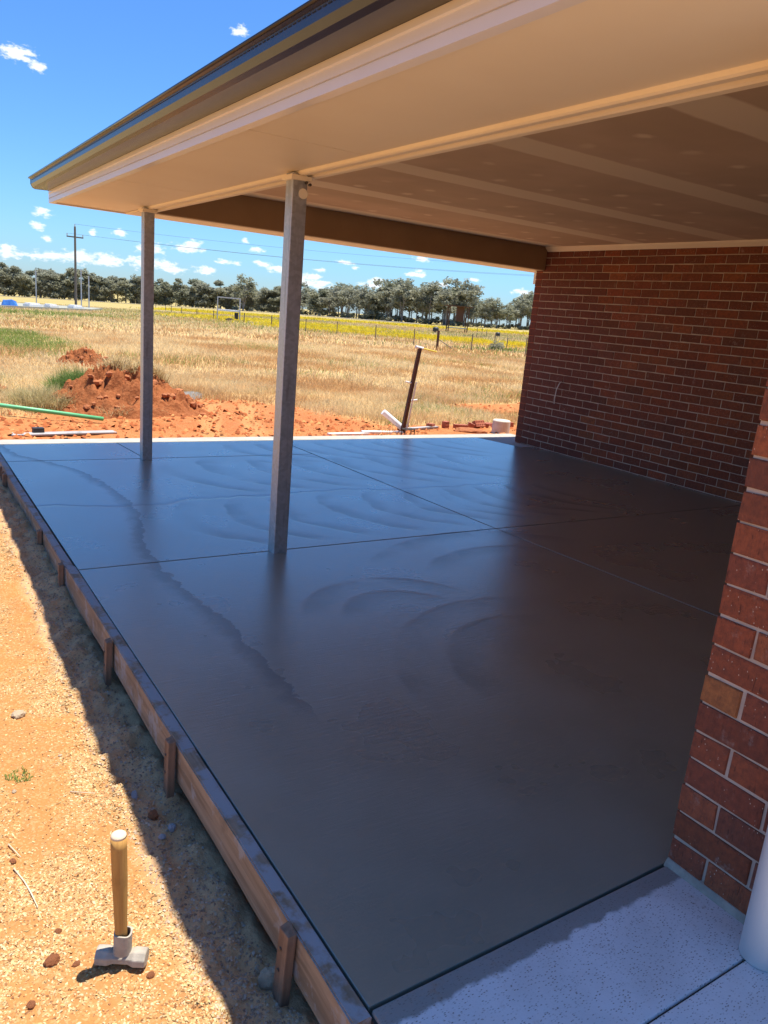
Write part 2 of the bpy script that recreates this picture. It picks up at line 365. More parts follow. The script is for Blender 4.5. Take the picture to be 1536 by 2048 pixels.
M['form2'] = wood('form_timber_pale', (.46, .36, .25), (.34, .25, .16), 'y', True)
M['stake'] = wood('stake_timber', (.30, .185, .115), (.18, .105, .065), 'z')
M['handle'] = wood('hammer_handle', (.50, .27, .075), (.42, .21, .055), 'z', sc=3)
M['endgrain'] = plain('handle_end', (.72, .60, .42), (.60, .46, .30), .7)
M['cement'] = plain('cement_splash', (.30, .26, .205), (.42, .365, .29), .85, 25, .5, .003, 120)
M['pvc'] = plain('white_pvc', (.78, .80, .82), (.82, .83, .84), .35, 3, .03)
M['white'] = plain('white_paint', (.72, .70, .66), (.80, .78, .74), .6)
M['rust'] = plain('rusty_brown', (.075, .035, .022), (.12, .055, .03), .85, 20)
M['green_pvc'] = plain('green_plastic', (.10, .42, .16), (.13, .50, .22), .4, 4)
M['yellow'] = plain('yellow_plastic', (.75, .58, .05), (.82, .64, .08), .5)
M['nail'] = plain('nail_steel', (.10, .09, .08), (.16, .14, .12), .5, metal=.8)
M['clod'] = plain('red_clay', (.34, .105, .035), (.44, .16, .055), .95, 14, .8, .01, 60)
M['stone'] = plain('pale_stone', (.40, .30, .19), (.52, .40, .27), .9, 20, .6, .005, 90)
M['darkcement'] = plain('grey_cement', (.16, .155, .14), (.24, .23, .21), .95, 10, .8, .02, 30)
M['greystone'] = plain('grey_stone', (.28, .28, .28), (.42, .41, .40), .9, 20, .6, .005, 90)
M['bricklump'] = plain('broken_brick', (.36, .10, .05), (.44, .15, .08), .9, 12, .5, .004, 60)
M['concrete_plug'] = plain('pale_cement', (.56, .52, .42), (.66, .61, .50), .9, 9, .5, .006, 60)
M['grey_board'] = wood('grey_board', (.42, .40, .38), (.32, .30, .28), 'x')
M['pole'] = plain('pole_timber', (.20, .165, .13), (.14, .115, .09), .9)
M['wire'] = plain('wire_steel', (.20, .20, .20), (.26, .26, .26), .5, metal=.6)
M['steel_grey'] = plain('grey_steel', (.46, .46, .47), (.54, .54, .55), .5, metal=.3)
M['blue'] = plain('blue_tarp', (.02, .10, .40), (.04, .20, .55), .5, 2)
M['darkp'] = plain('dark_plastic', (.02, .02, .022), (.035, .035, .035), .6)
t = NT('grass_blades'); at = t.n('ShaderNodeVertexColor', layer_name='Col').outputs['Color']
tr = t.n('ShaderNodeBsdfTranslucent'); t.put(tr.inputs['Color'], at); ms = t.n('ShaderNodeMixShader'); ms.inputs[0].default_value = .35
t.set(base=at, rough=.8, spec=.1); t.t.links.new(t.b.outputs[0], ms.inputs[1]); t.t.links.new(tr.outputs[0], ms.inputs[2]); t.t.links.new(ms.outputs[0], t.o.inputs[0])
M['grass'] = t.m
t = NT('gum_leaves'); r_ = t.rnd(); v = t.pos()
c = t.mix(t.ramp(t.noise(v, .35, 3), .3, .7), (.23, .24, .15), (.38, .375, .25)); c = t.mix(t.math('MULTIPLY', r_, .5), c, (.30, .29, .235))  # leaf colour greyed and lightened to stand in for distant haze
tr = t.n('ShaderNodeBsdfTranslucent'); t.put(tr.inputs['Color'], c); ms = t.n('ShaderNodeMixShader'); ms.inputs[0].default_value = .4
t.set(base=c, rough=.7, spec=.2); t.t.links.new(t.b.outputs[0], ms.inputs[1]); t.t.links.new(tr.outputs[0], ms.inputs[2]); t.t.links.new(ms.outputs[0], t.o.inputs[0])
M['leaf'] = t.m
M['bark'] = plain('gum_bark', (.30, .26, .22), (.17, .145, .12), .95, 1.2)
M['pad'] = plain('pad_concrete', (.26, .26, .20), (.36, .35, .28), .9, .3, world_pos=True)
M['road'] = plain('pale_gravel', (.52, .46, .36), (.60, .54, .44), .95, .4, world_pos=True)

# ------------------------------------------------------------------ ground sheet
SLAB_FAR = 6.97; SLAB_EDGE = 6.735
def terr(x, y):
    r = np.hypot(x, y); t = sst(10, 40, r)
    k = np.minimum(1, 330/np.maximum(r, 1e-6))
    return -.25 + t*(.022*x - .0124*y)*k
def ground_z(x, y):
    x = np.asarray(x, float); y = np.asarray(y, float)
    z = terr(x, y)
    # beside the form boards the soil is higher and banks up towards the far end
    base = -.185 + .075*sst(2.3, 3.2, y) + .03*sst(3.2, 5.0, y)
    left = base - .012 + .035*sst(-.05, -.42, x)*sst(2.8, 1.6, y) + .012*sst(-.4, -.9, x)
    side = sst(.3, -.1, x)*sst(9.0, 6.8, y)
    z = z*(1-side) + left*side
    near = sst(14, 9, np.hypot(x, y))
    z = z + near*((fbm(x*1.7, y*1.7, 3, 3)-.5)*.05 + (fbm(x*7, y*7, 4, 5)-.5)*.030 + (fbm(x*34, y*34, 3, 9)-.5)*.012)
    trench = sst(-.34, -.24, x)*sst(-.02, -.06, x)*sst(8, 6.5, y)
    z = z + trench*((fbm(x*13, y*13, 4, 15)-.5)*.085)
    far = sst(8.0, 9.5, y)*sst(60, 14, np.hypot(x, y))
    z = z + far*((fbm(x*.8, y*.8, 3, 21)-.5)*.10)
    under = sst(-.01, .02, x)*sst(SLAB_FAR+.02, SLAB_FAR-.02, y)      # dug out below the slab and the house
    z = z*(1-under) + (-.30)*under
    path = sst(-.06, -.02, x)*sst(.02, -.02, y); z = z*(1-path) + (-.30)*path
    return z
def bare_mask(x, y):                                        # 1 = bare red soil, 0 = grass
    n = (fbm(x*.9, y*.9, 4, 31)-.5)*1.3; f = (fbm(x*3.5, y*3.5, 3, 33)-.5)*.9
    d1 = 1-np.hypot((x-3.3)/2.9, (y-9.6)/2.7)               # worked patch in front of the slab
    d2 = 1-np.hypot((x-.4)/1.9, (y-9.0)/1.15)
    d3 = 1-np.hypot((x-10.6)/2.2, (y-11.3)/.75)
    d4 = 1-np.hypot((x-7.6)/2.3, (y-8.6)/.7)
    m = np.maximum(np.maximum(d1, d2), np.maximum(d3, d4))*2.2 + n*.7 + f*.4
    b = sst(-.05, .45, m)
    b = np.maximum(b, sst(8.6, 8.2, y + f*.6))
    return b
def spaced(*segs):
    out = []
    for a, b, s in segs: out += list(np.arange(a, b-1e-6, s))
    return out
def grow(a, b, s0, k):
    out = []; s = s0; v = a
    while (v < b) if s0 > 0 else (v > b): out.append(v); v += s; s *= k
    out.append(b); return out
gx = sorted(grow(-1.4, -1500, -.03, 1.16)[1:]) + spaced((-1.4, -.9, .022), (-.9, .03, .0115), (.03, 11, .07)) + grow(11, 1500, .09, 1.07)
gy = sorted(grow(-.4, -1500, -.05, 1.3)[1:]) + spaced((-.4, 3.2, .0125), (3.2, 7.0, .02), (7.0, 14, .05)) + grow(14, 1500, .07, 1.06)
X, Y = np.meshgrid(np.array(gx), np.array(gy)); Z = ground_z(X, Y)
ny, nx = X.shape; idx = np.arange(nx*ny).reshape(ny, nx)
F = np.stack([idx[:-1, :-1], idx[:-1, 1:], idx[1:, 1:], idx[1:, :-1]], -1).reshape(-1, 4)
bare = bare_mask(X, Y); rad = np.hypot(X, Y)
def L3(a, b, t): return np.asarray(a)*(1-t[..., None]) + np.asarray(b)*t[..., None]
c_red = L3((.34, .095, .025), (.46, .165, .05), fbm(X*1.3, Y*1.3, 4, 41))
c_sand = L3((.40, .185, .060), (.44, .235, .092), sst(.35, .65, fbm(X*3.1, Y*3.1, 4, 43)))
c_sand = L3((0, 0, 0), (1, 1, 1), np.ones_like(X))*c_sand
orange = sst(.56, .70, fbm(X*4.2+3, Y*4.2, 4, 47))[..., None]*.55
c_sand = c_sand*(1-orange) + np.array((.48, .18, .05))*orange
c_grass = L3((.46, .30, .12), (.54, .38, .165), fbm(X*.35, Y*.35, 4, 51))
c_field = L3((.30, .27, .085), (.36, .30, .12), fbm(X*.06, Y*.06, 3, 53))
fieldm = sst(45, 75, rad + (fbm(X*.05, Y*.05, 3, 57)-.5)*30)
C = c_grass*(1-fieldm[..., None]) + c_field*fieldm[..., None]
C = C*(1-bare[..., None]) + c_red*bare[..., None]
sand = (sst(.3, -.2, X)*sst(8.0, 6.5, Y + (fbm(X, Y, 3, 61)-.5)))[..., None]
C = C*(1-sand) + c_sand*sand
dug = (sst(-.27, -.19, X + (fbm(X*5, Y*5, 3, 63)-.5)*.12)*sst(8, 7, Y))[..., None]*.85   # dug moist clay along the boards, colour lifted and warmed to offset roof shade
C = C*(1-dug) + L3((.56, .335, .17), (.66, .42, .22), fbm(X*6, Y*6, 4, 65))*dug
# tyre tracks pressed pale through the red soil
for off in (0, .62):
    tx = 2.75 + off + (Y-8.4)*.30 + (Y-8.4)**2*.02
    trk = (sst(.20, .12, np.abs(X-tx))*sst(8.2, 8.5, Y)*sst(12.8, 11.6, Y))[..., None]*.6
    C = C*(1-trk) + np.array((.50, .235, .085))*trk
    Z = Z - trk[..., 0]*(.025 + .012*(np.sin(Y*42) > 0))
gm = np_mesh('ground', np.stack([X, Y, Z], -1).reshape(-1, 3), F, M['soil'], C.reshape(-1, 3), smooth=True)
ground = tag(link('ground', gm), kind='structure')

# ------------------------------------------------------------------ slab, path
slab = MB().box(.008, 6.12, 0.008, SLAB_EDGE-.004, -.10, -.009).build('patio_slab', M['joint'])
tag(slab, kind='structure')
J1, J2, J3, NN, KK = (-.003, 3.045), (2.966, 3.038), (6.13, 3.0), (3.085, 0), (2.89, SLAB_EDGE)
B0, B1, B2, L1 = (-.003, 5.95), (1.16, 5.93), (2.905, 5.93), (1.10, SLAB_EDGE)
def panel(q, parent, mat, z0=-.06, z1=0.0, g=.005, name='slab_panel', bev=.003):
    c = sum((Vector((*p, 0)) for p in q), Vector())/len(q); b = MB()
    qq = []
    n = len(q)
    for i, p in enumerate(q):
        a = Vector((*q[i-1], 0)); p3 = Vector((*p, 0)); d = Vector((*q[(i+1) % n], 0))
        e1 = (p3-a).normalized(); e2 = (d-p3).normalized()
        inw = Vector((-e1.y, e1.x, 0)) + Vector((-e2.y, e2.x, 0))
        qq.append(p3 + inw*g)
    b.v = [(p.x, p.y, z0) for p in qq] + [(p.x, p.y, z1) for p in qq]
    b.f = [tuple(reversed(range(n))), tuple(range(n, 2*n))] + [(i, (i+1) % n, n+(i+1) % n, n+i) for i in range(n)]
    return b.build(name, mat, parent, bevel=bev, seg=2)
for q in ([(-.003, -.002), (3.085, -.002), J2, J1], [(3.085, -.002), (6.13, -.002), J3, J2], [J1, J2, B2, B1, B0], [J2, J3, (6.13, 6.0), (5.94, 6.0), (5.83, SLAB_EDGE), KK, B2],
          [B0, B1, L1, (-.003, SLAB_EDGE)], [B1, B2, KK, L1]):
    panel(q, slab, M['wet'])
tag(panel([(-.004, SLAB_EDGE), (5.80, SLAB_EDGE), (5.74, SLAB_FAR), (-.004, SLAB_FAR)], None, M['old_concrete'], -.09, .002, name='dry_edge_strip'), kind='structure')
tag(panel([(5.94, 6.0), (6.6, 6.0), (6.6, SLAB_FAR), (5.74, SLAB_FAR)], None, M['old_concrete'], -.09, .003, name='concrete_landing'), kind='structure')
path = tag(MB().box(-.004, 1.01, -4.5, -.010, -.10, -.008).build('path', M['joint']), kind='structure')
panel([(0, -.325), (1.016, -.325), (1.016, -.004), (0, -.004)], path, M['path'], -.08, .002, g=.003, name='path_panel', bev=.006)
panel([(0, -1.7), (1.016, -1.7), (1.016, -.325), (0, -.325)], path, M['path'], -.08, .002, g=.003, name='path_panel', bev=.006)
panel([(0, -4.5), (1.016, -4.5), (1.016, -1.7), (0, -1.7)], path, M['path'], -.08, .002, g=.003, name='path_panel', bev=.006)

# ------------------------------------------------------------------ house
house = empty('brick_house', 'red brick house with a cream-soffited open patio roof on steel posts', 'house', (3.5, 0, 0))
house.location = (0, 0, 0)
XW, YE, ZC, ZS = 6.12, 6.35, 2.456, 2.19
HC = 0.086
def brick_mesh(name, lx, d=.10, hz=.076, s=0):
    # brick seen on its -x face; origin at the middle of that face; chipped front edges
    rs = random.Random(s); c = .004
    b = MB(); a, h = lx/2, hz/2
    j = lambda: rs.uniform(-.0022, .0022)
    fr = [(0+abs(j()), y+j(), z+j()) for y, z in ((-a+c, -h+c), (a-c, -h+c), (a-c, h-c), (-a+c, h-c))]
    md = [(c, y+j(), z+j()) for y, z in ((-a, -h), (a, -h), (a, h), (-a, h))]
    bk = [(d, y, z) for y, z in ((-a, -h), (a, -h), (a, h), (-a, h))]
    b.v = fr+md+bk; b.f = [(0, 3, 2, 1), (8, 9, 10, 11)]
    for k in range(4):
        n = (k+1) % 4; b.f += [(k, n, 4+n, 4+k), (4+k, 4+n, 8+n, 8+k)]
    me = b.mesh(name, M['brick']); bm = bmesh.new(); bm.from_mesh(me); bmesh.ops.recalc_face_normals(bm, faces=bm.faces); bm.to_mesh(me); bm.free()
    return me
full = [brick_mesh('brick_full', .230, s=i) for i in range(4)]
half = [brick_mesh('brick_half', .110, s=i+9) for i in range(3)]
BC = [(.26, .075, .034), (.235, .066, .032), (.205, .062, .034), (.175, .060, .036), (.275, .086, .038), (.225, .070, .036), (.19, .070, .045)]
def brick_colour(rs):
    c = rs.choice(BC); k = rs.uniform(.98, 1.25)
    return tuple(min(1, a*k*rs.uniform(.96, 1.04)) for a in c) + (1,)
def joined_bricks(specs, parent):
    b = MB()
    for (me, loc, colr) in specs:
        o = len(b.v)
        for vv in me.vertices: b.v.append(tuple(vv.co + Vector(loc)))
        for p in me.polygons: b.f.append(tuple(o+i for i in p.vertices))
    o = b.build('remaining_bricks', M['brick'], parent); o.color = (.18, .055, .036, 1); o['kind'] = 'stuff'; return o
# the long wall at the back of the patio: mortar core, then each brick
wall = MB().box(XW+.008, XW+.11, -.11, YE-.006, -.30, ZC+.3).build('brick_wall', M['mortar'], house)
rs = random.Random(3); specs = []
zc0 = .010
for k in range(-1, 30):
    zmid = zc0 + k*HC + .043
    yy = YE; first = True
    while yy > -.1:
        ln = .110 if (first and k % 2) else .230
        me = rs.choice(half) if ln < .2 else rs.choice(full)
        ym = yy - ln/2; specs.append((me, (XW + rs.uniform(-.0015, .0015), ym, zmid), brick_colour(rs), ym))
        yy -= ln + .010; first = False
def seen(s): return s[3] > 2.55 and s[1][2] < ZC and s[1][2] > -.02 and not (s[1][2] > 2.2 and s[3] > 6.2)
vis = sorted([s for s in specs if seen(s)], key=lambda s: (s[1][0]-CAM.x)**2 + (s[3]-CAM.y)**2 - (100 if False else 0))
vis = [s for s in vis if s[3] > 2.95 - .0*s[1][2]]
own, rest = vis[:262], vis[262:] + [s for s in specs if not (s in vis)]
for me, loc, colr, ym in own:
    o = link('brick', me, wall); o.location = loc; o.color = colr
# remaining bricks keep their own colours: a few joined groups of like colour
joined_bricks([(s[0], s[1], s[2]) for s in rest], wall)
# near corner pier
XP = 1.02
pier = MB().box(XP+.008, XP+.11, -.52, -.004, -.30, 2.6).box(XP+.11, XW, -.11, -.004, -.30, 2.6).build('pier_wall', M['mortar'], house)
rs = random.Random(21); prest = []; npier = 0
PCOL = {6: (.40, .155, .055, 1)}
for k in range(-1, 30):
    zmid = .008 + k*HC + .043; yy = 0.0; first = True; bi = 0
    while yy > -.44:
        ln = .110 if (first and k % 2 == 0) else .230
        if first and k % 2 == 1: ln = .230
        me = rs.choice(half) if ln < .2 else rs.choice(full)
        ym = yy - ln/2; loc = (XP + rs.uniform(-.0015, .0015), ym, zmid); colr = brick_colour(rs)
        colr = tuple(min(1, a*1.12) for a in colr[:3]) + (1,)
        if first and k in PCOL: colr = PCOL[k]
        if bi < 2 and zmid < 1.75 and zmid > -.03 and ym > -.42:
            o = link('brick', me, pier); o.location = loc; o.color = colr; npier += 1
        elif ym > -.52: prest.append((me, loc, colr))
        yy -= ln + .010; first = False; bi += 1
joined_bricks(prest, pier)
MB().prism_y([(XP-.014, -.001), (XP-.010, .008), (XP-.002, .020), (XP+.006, .022), (XP+.006, -.001)], -.52, -.002).build('cement_fillet', M['cement'], house)
# damp-stained cement skirt along the foot of the pier, cable hanging out of the long wall
MB().tube([(XW+.01, 5.66, .88), (XW-.02, 5.665, .86), (XW-.035, 5.69, .78), (XW-.03, 5.705, .68), (XW-.02, 5.71, .60)], .006, 6).build('hanging_cable', M['white'], house, smooth=True)
dp = MB().tube([(.950, -.340, .004), (.950, -.340, 2.5)], .052, 28).build('downpipe', M['pvc'], house, smooth=False)
for p in dp.data.polygons: p.use_smooth = len(p.vertices) == 4
MB().box(.975, 1.018, -.41, -.26, 1.72, 1.75).build('pipe_bracket', M['pvc'], dp, bevel=.003)

# roof, eaves
YN = -.62; YF = 6.66  # roof and pier wall end unseen at the near side, cut short to admit skylight
XF = .515
roof = MB()
ex0, ex1, ey0, ey1, ze, zr = .38, 13.4, YN, YF+.03, 2.36, 4.0
rx = (ex0+ex1)/2
roof.v = [(ex0, ey0, ze), (ex1, ey0, ze), (ex1, ey1, ze), (ex0, ey1, ze), (rx, (ey0+ey1)/2-.2, zr), (rx, (ey0+ey1)/2+.2, zr)]
roof.f = [(0, 1, 4), (1, 2, 5, 4), (2, 3, 5), (3, 0, 4, 5)]
roof = roof.build('roof', M['roof'], house)
gut = MB()
prof = [(.500, 2.285), (.385, 2.280), (.365, 2.290), (.352, 2.315), (.352, 2.352), (.340, 2.358), (.340, 2.372), (.352, 2.374), (.357, 2.366), (.357, 2.316), (.369, 2.296), (.387, 2.286), (.495, 2.291), (.495, 2.37), (.500, 2.37)]
gut.prism_y(prof, YN, YF-.02)
gutter = gut.build('gutter', M['gutter'], house)
cap = MB(); cap.prism_y([(.499, 2.283), (.385, 2.279), (.364, 2.289), (.350, 2.315), (.350, 2.372), (.499, 2.372)], YF-.02, YF-.012)
cap.build('gutter_stop_end', M['gutter'], gutter)
MB().tube([(.340, YN, 2.366), (.340, YF-.012, 2.366)], .008, 8).build('gutter_bead', M['gutter'], gutter, smooth=True)
sl = MB(); ys = YN
while ys < YF-.1:
    if ys > .3: sl.box(.3505, .3535, ys, ys+.022, 2.342, 2.3455)
    ys += .034
o = sl.build('gutter_slots', M['slot'], gutter); o['kind'] = 'stuff'
fa = MB(); fa.prism_y([(.497, 2.284), (.497, 2.262), (.503, 2.258), (.503, 2.225), (.510, 2.224), (.510, 2.2195), (.503, 2.2185), (.503, 2.184), (.545, 2.184), (.545, 2.200), (.53, 2.200), (.53, 2.284)], YN, YF)
fascia = fa.build('fascia_board', M['fascia'], house)
fe = MB(); fe.prism_x([(YF, 2.184), (YF+.03, 2.184), (YF+.03, 2.36), (YF, 2.36)], .503, 9.0)
fe.build('end_fascia_board', M['fascia'], house)
# soffit sheets
XI = 1.285
for y0, y1 in ((YN, .01), (.01, 2.27), (2.27, 4.53), (4.53, YF)):
    MB().box(.532, 1.16, y0+.0035, y1-.0035, 2.196, 2.205).build('soffit_sheet', M['cream'], house)
MB().box(.532, 1.16, YN, YF, 2.206, 2.212).build('soffit_backing', M['joint'], house)
for (a, b_, z0) in ((1.150, 1.205, 2.176), (1.230, 1.290, 2.176)):
    MB().prism_y([(a, 2.20), (a+.006, z0+.006), (a+.014, z0), (b_-.014, z0), (b_-.006, z0+.006), (b_, 2.20)], YN, 6.2).build('soffit_trim_bead', M['cream'], house)
MB().box(1.16, 1.29, YN, 6.2, 2.196, 2.46).build('patio_beam', M['cream'], house)
# ceiling sheets
yb = .02
MB().box(1.29, XW, -.004, 6.2, ZC+.012, ZC+.05).build('ceiling_backing', M['joint'], house)
while yb < 6.15:
    y1 = min(yb+1.2, 6.2); MB().box(1.291, XW-.001, yb, y1-.0003, ZC, ZC+.012).build('ceiling_sheet', M['plaster'], house); yb += 1.2
MB().prism_y([(XW-.055, ZC-.001), (XW-.045, ZC-.018), (XW-.015, ZC-.045), (XW-.002, ZC-.055), (XW-.002, ZC-.001)], 0, 6.19).build('cornice', M['cream'], house)
# far end beam and its underside strip
MB().box(1.292, XW-.002, 6.20, 6.23, 2.186, ZC-.002).build('end_beam', M['beam'], house)
MB().box(1.162, XW+.4, 6.232, YF-.002, 2.180, 2.194).build('end_soffit_strip', M['cream'], house)
MB().box(XW+.02, XW+.10, YE+.002, YE+.06, 2.02, 2.178).build('corner_bracket', M['white'], house, bevel=.004)
MB().box(XW+.006, 10.5, YE-.11, YE-.004, -.3, 2.18).build('return_wall', M['bricklump'], house)
# posts
def post(x, y, cup):
    o = MB().box(-.045, .045, -.045, .045, -.05, 2.19).build('steel_post', M['galv'], house, bevel=.006, seg=3); o.location = (x, y, 0)
    MB().box(-.062, .062, -.062, .062, 2.150, 2.176).build('cap_plate', M['cream'], o, bevel=.003)
    if cup:
        MB().tube([(.02, -.0465, 2.085), (.02, -.0455, 2.085)], .028, 20).build('paper_tag', M['cream'], o)
        for bx, bz in ((.052, 2.135), (.030, 2.142)):
            MB().tube([(bx, -.05, bz), (bx, -.066, bz)], .008, 6).build('bolt', M['nail'], o)
    return o
post(1.17, 3.03, True); post(1.165, 5.92, False)

# ------------------------------------------------------------------ formwork
form = empty('timber_formwork', 'weathered timber form boards staked along the edge of the wet slab', 'formwork', (-.03, 3.4, -.15))
form.location = (0, 0, 0)
rf = random.Random(8)
for i, (y0, y1, m) in enumerate(((-.02, 1.14, 'form'), (1.145, 3.12, 'form'), (3.125, 5.62, 'form'), (5.625, 7.0, 'form2'))):
    dx = rf.uniform(-.004, .002); dz = rf.uniform(-.004, .003)
    b = MB(); n = 14
    prof = [(-.048, -.14), (-.001, -.14), (-.001, -.002), (-.048, -.002)]
    for k in range(n+1):
        y = y0 + (y1-y0)*k/n; wx = .003*math.sin(y*3.1+i) + rf.uniform(-.001, .001); wz = rf.uniform(-.0012, .0012)
        for (px, pz) in prof: b.v.append((px+dx+(wx if px < -.02 else 0), y, pz+dz+wz))
    for k in range(n):
        for j in range(4): b.f.append((k*4+j, k*4+(j+1) % 4, (k+1)*4+(j+1) % 4, (k+1)*4+j))
    b.f += [(3, 2, 1, 0), (n*4, n*4+1, n*4+2, n*4+3)]
    me = b.mesh('form_board', M[m]); bm = bmesh.new(); bm.from_mesh(me); bmesh.ops.recalc_face_normals(bm, faces=bm.faces)
    ed = [e for e in bm.edges if abs(e.verts[0].co.y-e.verts[1].co.y) > .01]
    bmesh.ops.bevel(bm, geom=ed, offset=.004, segments=2, affect='EDGES'); bm.to_mesh(me); bm.free()
    link('form_board', me, form)
for i, (y, top, tilt) in enumerate(((.27, .012, .05), (1.19, .018, -.03), (2.08, .006, .06), (3.14, .012, .04), (3.86, -.005, .03), (5.48, .0, .05), (5.62, -.01, -.06), (5.72, .004, .02))):
    b = MB(); w, d = .044 if i < 6 else .028, .026
    b.v = [(-d, -w/2, -.34), (0, -w/2, -.34), (0, w/2, -.34), (-d, w/2, -.34), (-d, -w/2, 0), (0, -w/2, 0), (0, w/2, .004), (-d, w/2, -.004)]
    b.v += []
    b.f = [(3, 2, 1, 0), (4, 5, 6, 7), (0, 1, 5, 4), (1, 2, 6, 5), (2, 3, 7, 6), (3, 0, 4, 7)]
    s_ = b.build('stake', M['stake'], form, bevel=.003)
    s_.location = (-.0535 - .004*(i % 2), y, top); s_.rotation_euler = (tilt, rf.uniform(0, .035), rf.uniform(-.12, .12))
    for z in (-.055, -.12):
        MB().tube([(-d-.004, .004, z), (-d+.002, .004, z)], .0045, 8).build('nail', M['nail'], s_)

# ------------------------------------------------------------------ hammer
HX, HY = -.398, .520
HZ = float(np.max(ground_z(np.array([HX-.04, HX, HX+.04]), np.array([HY+.03, HY, HY-.03])))) - .004
ham = empty('club_hammer', 'cement-splashed club hammer standing on its head in the sunny dirt', 'hammer', (HX, HY, HZ), rz=math.atan2(-.060, .097)); ham.scale = (1.08, 1.08, 1.0)
hb = MB(); rings = [(-.058, .018), (-.056, .022), (-.030, .0225), (-.018, .0175), (.018, .0175), (.030, .0225), (.056, .022), (.058, .018)]
for xx, r_ in rings:
    for k in range(8):
        a = math.pi/8 + k*math.pi/4; hb.v.append((xx, r_*1.07*math.cos(a), .024 + r_*1.07*math.sin(a)))
for i in range(len(rings)-1):
    for k in range(8): hb.f.append((i*8+k, i*8+(k+1) % 8, (i+1)*8+(k+1) % 8, (i+1)*8+k))
hb.f += [tuple(range(8))[::-1], tuple((len(rings)-1)*8+k for k in range(8))]
me = hb.mesh('head', M['cement']); bm = bmesh.new(); bm.from_mesh(me); bmesh.ops.recalc_face_normals(bm, faces=bm.faces)
bmesh.ops.bevel(bm, geom=list(bm.edges), offset=.0015, segments=1, affect='EDGES'); bm.to_mesh(me); bm.free(); link('head', me, ham)
def ring_tube(r0, r1, z0, z1, n=24):
    b = MB(); rr_ = [(r0, z0), (r1, z0), (r1, z1), (r0, z1)]
    for k in range(n):
        a = 2*math.pi*k/n
        for (r_, z_) in rr_: b.v.append((r_*math.cos(a), r_*math.sin(a), z_ + (.0025*math.sin(a*3) if z_ == z1 else 0)))
    for k in range(n):
        m_ = (k+1) % n
        for j in range(4): b.f.append((k*4+j, m_*4+j, m_*4+(j+1) % 4, k*4+(j+1) % 4))
    return b
c_ = ring_tube(.0165, .0205, .040, .098).build('collar', M['cement'], ham); c_.rotation_euler.y = .03
hd = MB().tube([(0, 0, .04), (0, 0, .10), (.0, 0, .17), (0, 0, .25), (0, 0, .345), (0, 0, .372)], [.0135, .0138, .0152, .0172, .0178, .0176], 20).build('handle', M['handle'], ham, smooth=True)
hd.rotation_euler.y = -.02
e_ = MB().tube([(0, 0, .3722), (0, 0, .378), (0, 0, .382)], [.0176, .0165, .010], 20).build('handle_tip', M['endgrain'], hd, smooth=True)

# ------------------------------------------------------------------ stones and clods beside the formwork
def rock(name, loc, size, m, label, cat, seed, squash=.7, group=None):
    bm = bmesh.new(); bmesh.ops.create_icosphere(bm, subdivisions=3, radius=1)
    rs = random.Random(seed); dirs = [Vector((rs.gauss(0, 1), rs.gauss(0, 1), rs.gauss(0, 1))).normalized() for _ in range(9)]
    for v_ in bm.verts:
        k = 1.0
        for d in dirs: k = min(k, .80/max(.05, v_.co.normalized().dot(d)) if v_.co.normalized().dot(d) > .72 else 1.0)
        n_ = v_.co.normalized(); k *= 1 + .12*math.sin(n_.x*7+seed)*math.sin(n_.y*8)*math.sin(n_.z*6+1)
        v_.co = n_*k
    me = bpy.data.meshes.new(name); bm.to_mesh(me); bm.free(); me.materials.append(m)
    o = link(name, me); sx, sy, sz = size if isinstance(size, tuple) else (size, size*.8, size*squash)
    o.scale = (sx, sy, sz); z = float(ground_z(loc[0], loc[1])); o.location = (loc[0], loc[1], z + sz*.45); o.rotation_euler.z = rs.uniform(0, 6)
    return tag(o, label, cat, group)
rock('stone', (-.075, .335), (.030, .022, .040), M['stone'], 'pale ochre stone lying against the form board next to the stake', 'stone', 1)
rock('dirt_clod', (-.155, 1.09), .022, M['clod'], 'round red clay clod in the shade below the tall stake', 'clod', 2)
rock('stone', (-.118, 1.01), .017, M['greystone'], 'angular light grey stone on the dug soil beside the red clod', 'stone', 3)
rock('stone', (-.158, .985), .013, M['greystone'], 'small grey pebble lying in the shade near the red clod', 'stone', 4)
rock('concrete_crumb', (-.185, 1.215), (.038, .012, .006), M['greystone'], 'flat grey cement smear lying across the shadow edge', 'cement smear', 5)
for i, (x_, y_, s_, lb) in enumerate(((-.452, 1.90, .030, 'buff flat clod half sunk in the sunny dirt'), (-.515, .70, .010, 'tiny red clod on the sunny dirt well behind the hammer head'),
        (-.545, .615, .022, 'flat crumbled red clod on the dirt beside the hammer'), (-.495, .575, .011, 'small orange clod touching the shadow of the hammer'),
        (-.345, .452, .012, 'small red clod right beside the hammer face'), (-.583, 1.02, .012, 'red clod next to the dry stalks on the dirt'),
        (-.535, 1.36, .009, 'tiny white chip of cement on the sunny dirt'), (-.36, 1.55, .008, 'tiny pale chip on the sunny dirt by the shadow edge'), (-.61, .50, .013, 'crumbled red clod in the dirt beyond the hammer shadow'))):
    rock('dirt_clod' if 'clod' in lb else 'cement_chip', (x_, y_), s_, M['clod'] if 'red' in lb or 'orange' in lb else M['stone'], lb, 'clod' if 'clod' in lb else 'chip', 30+i, .55)
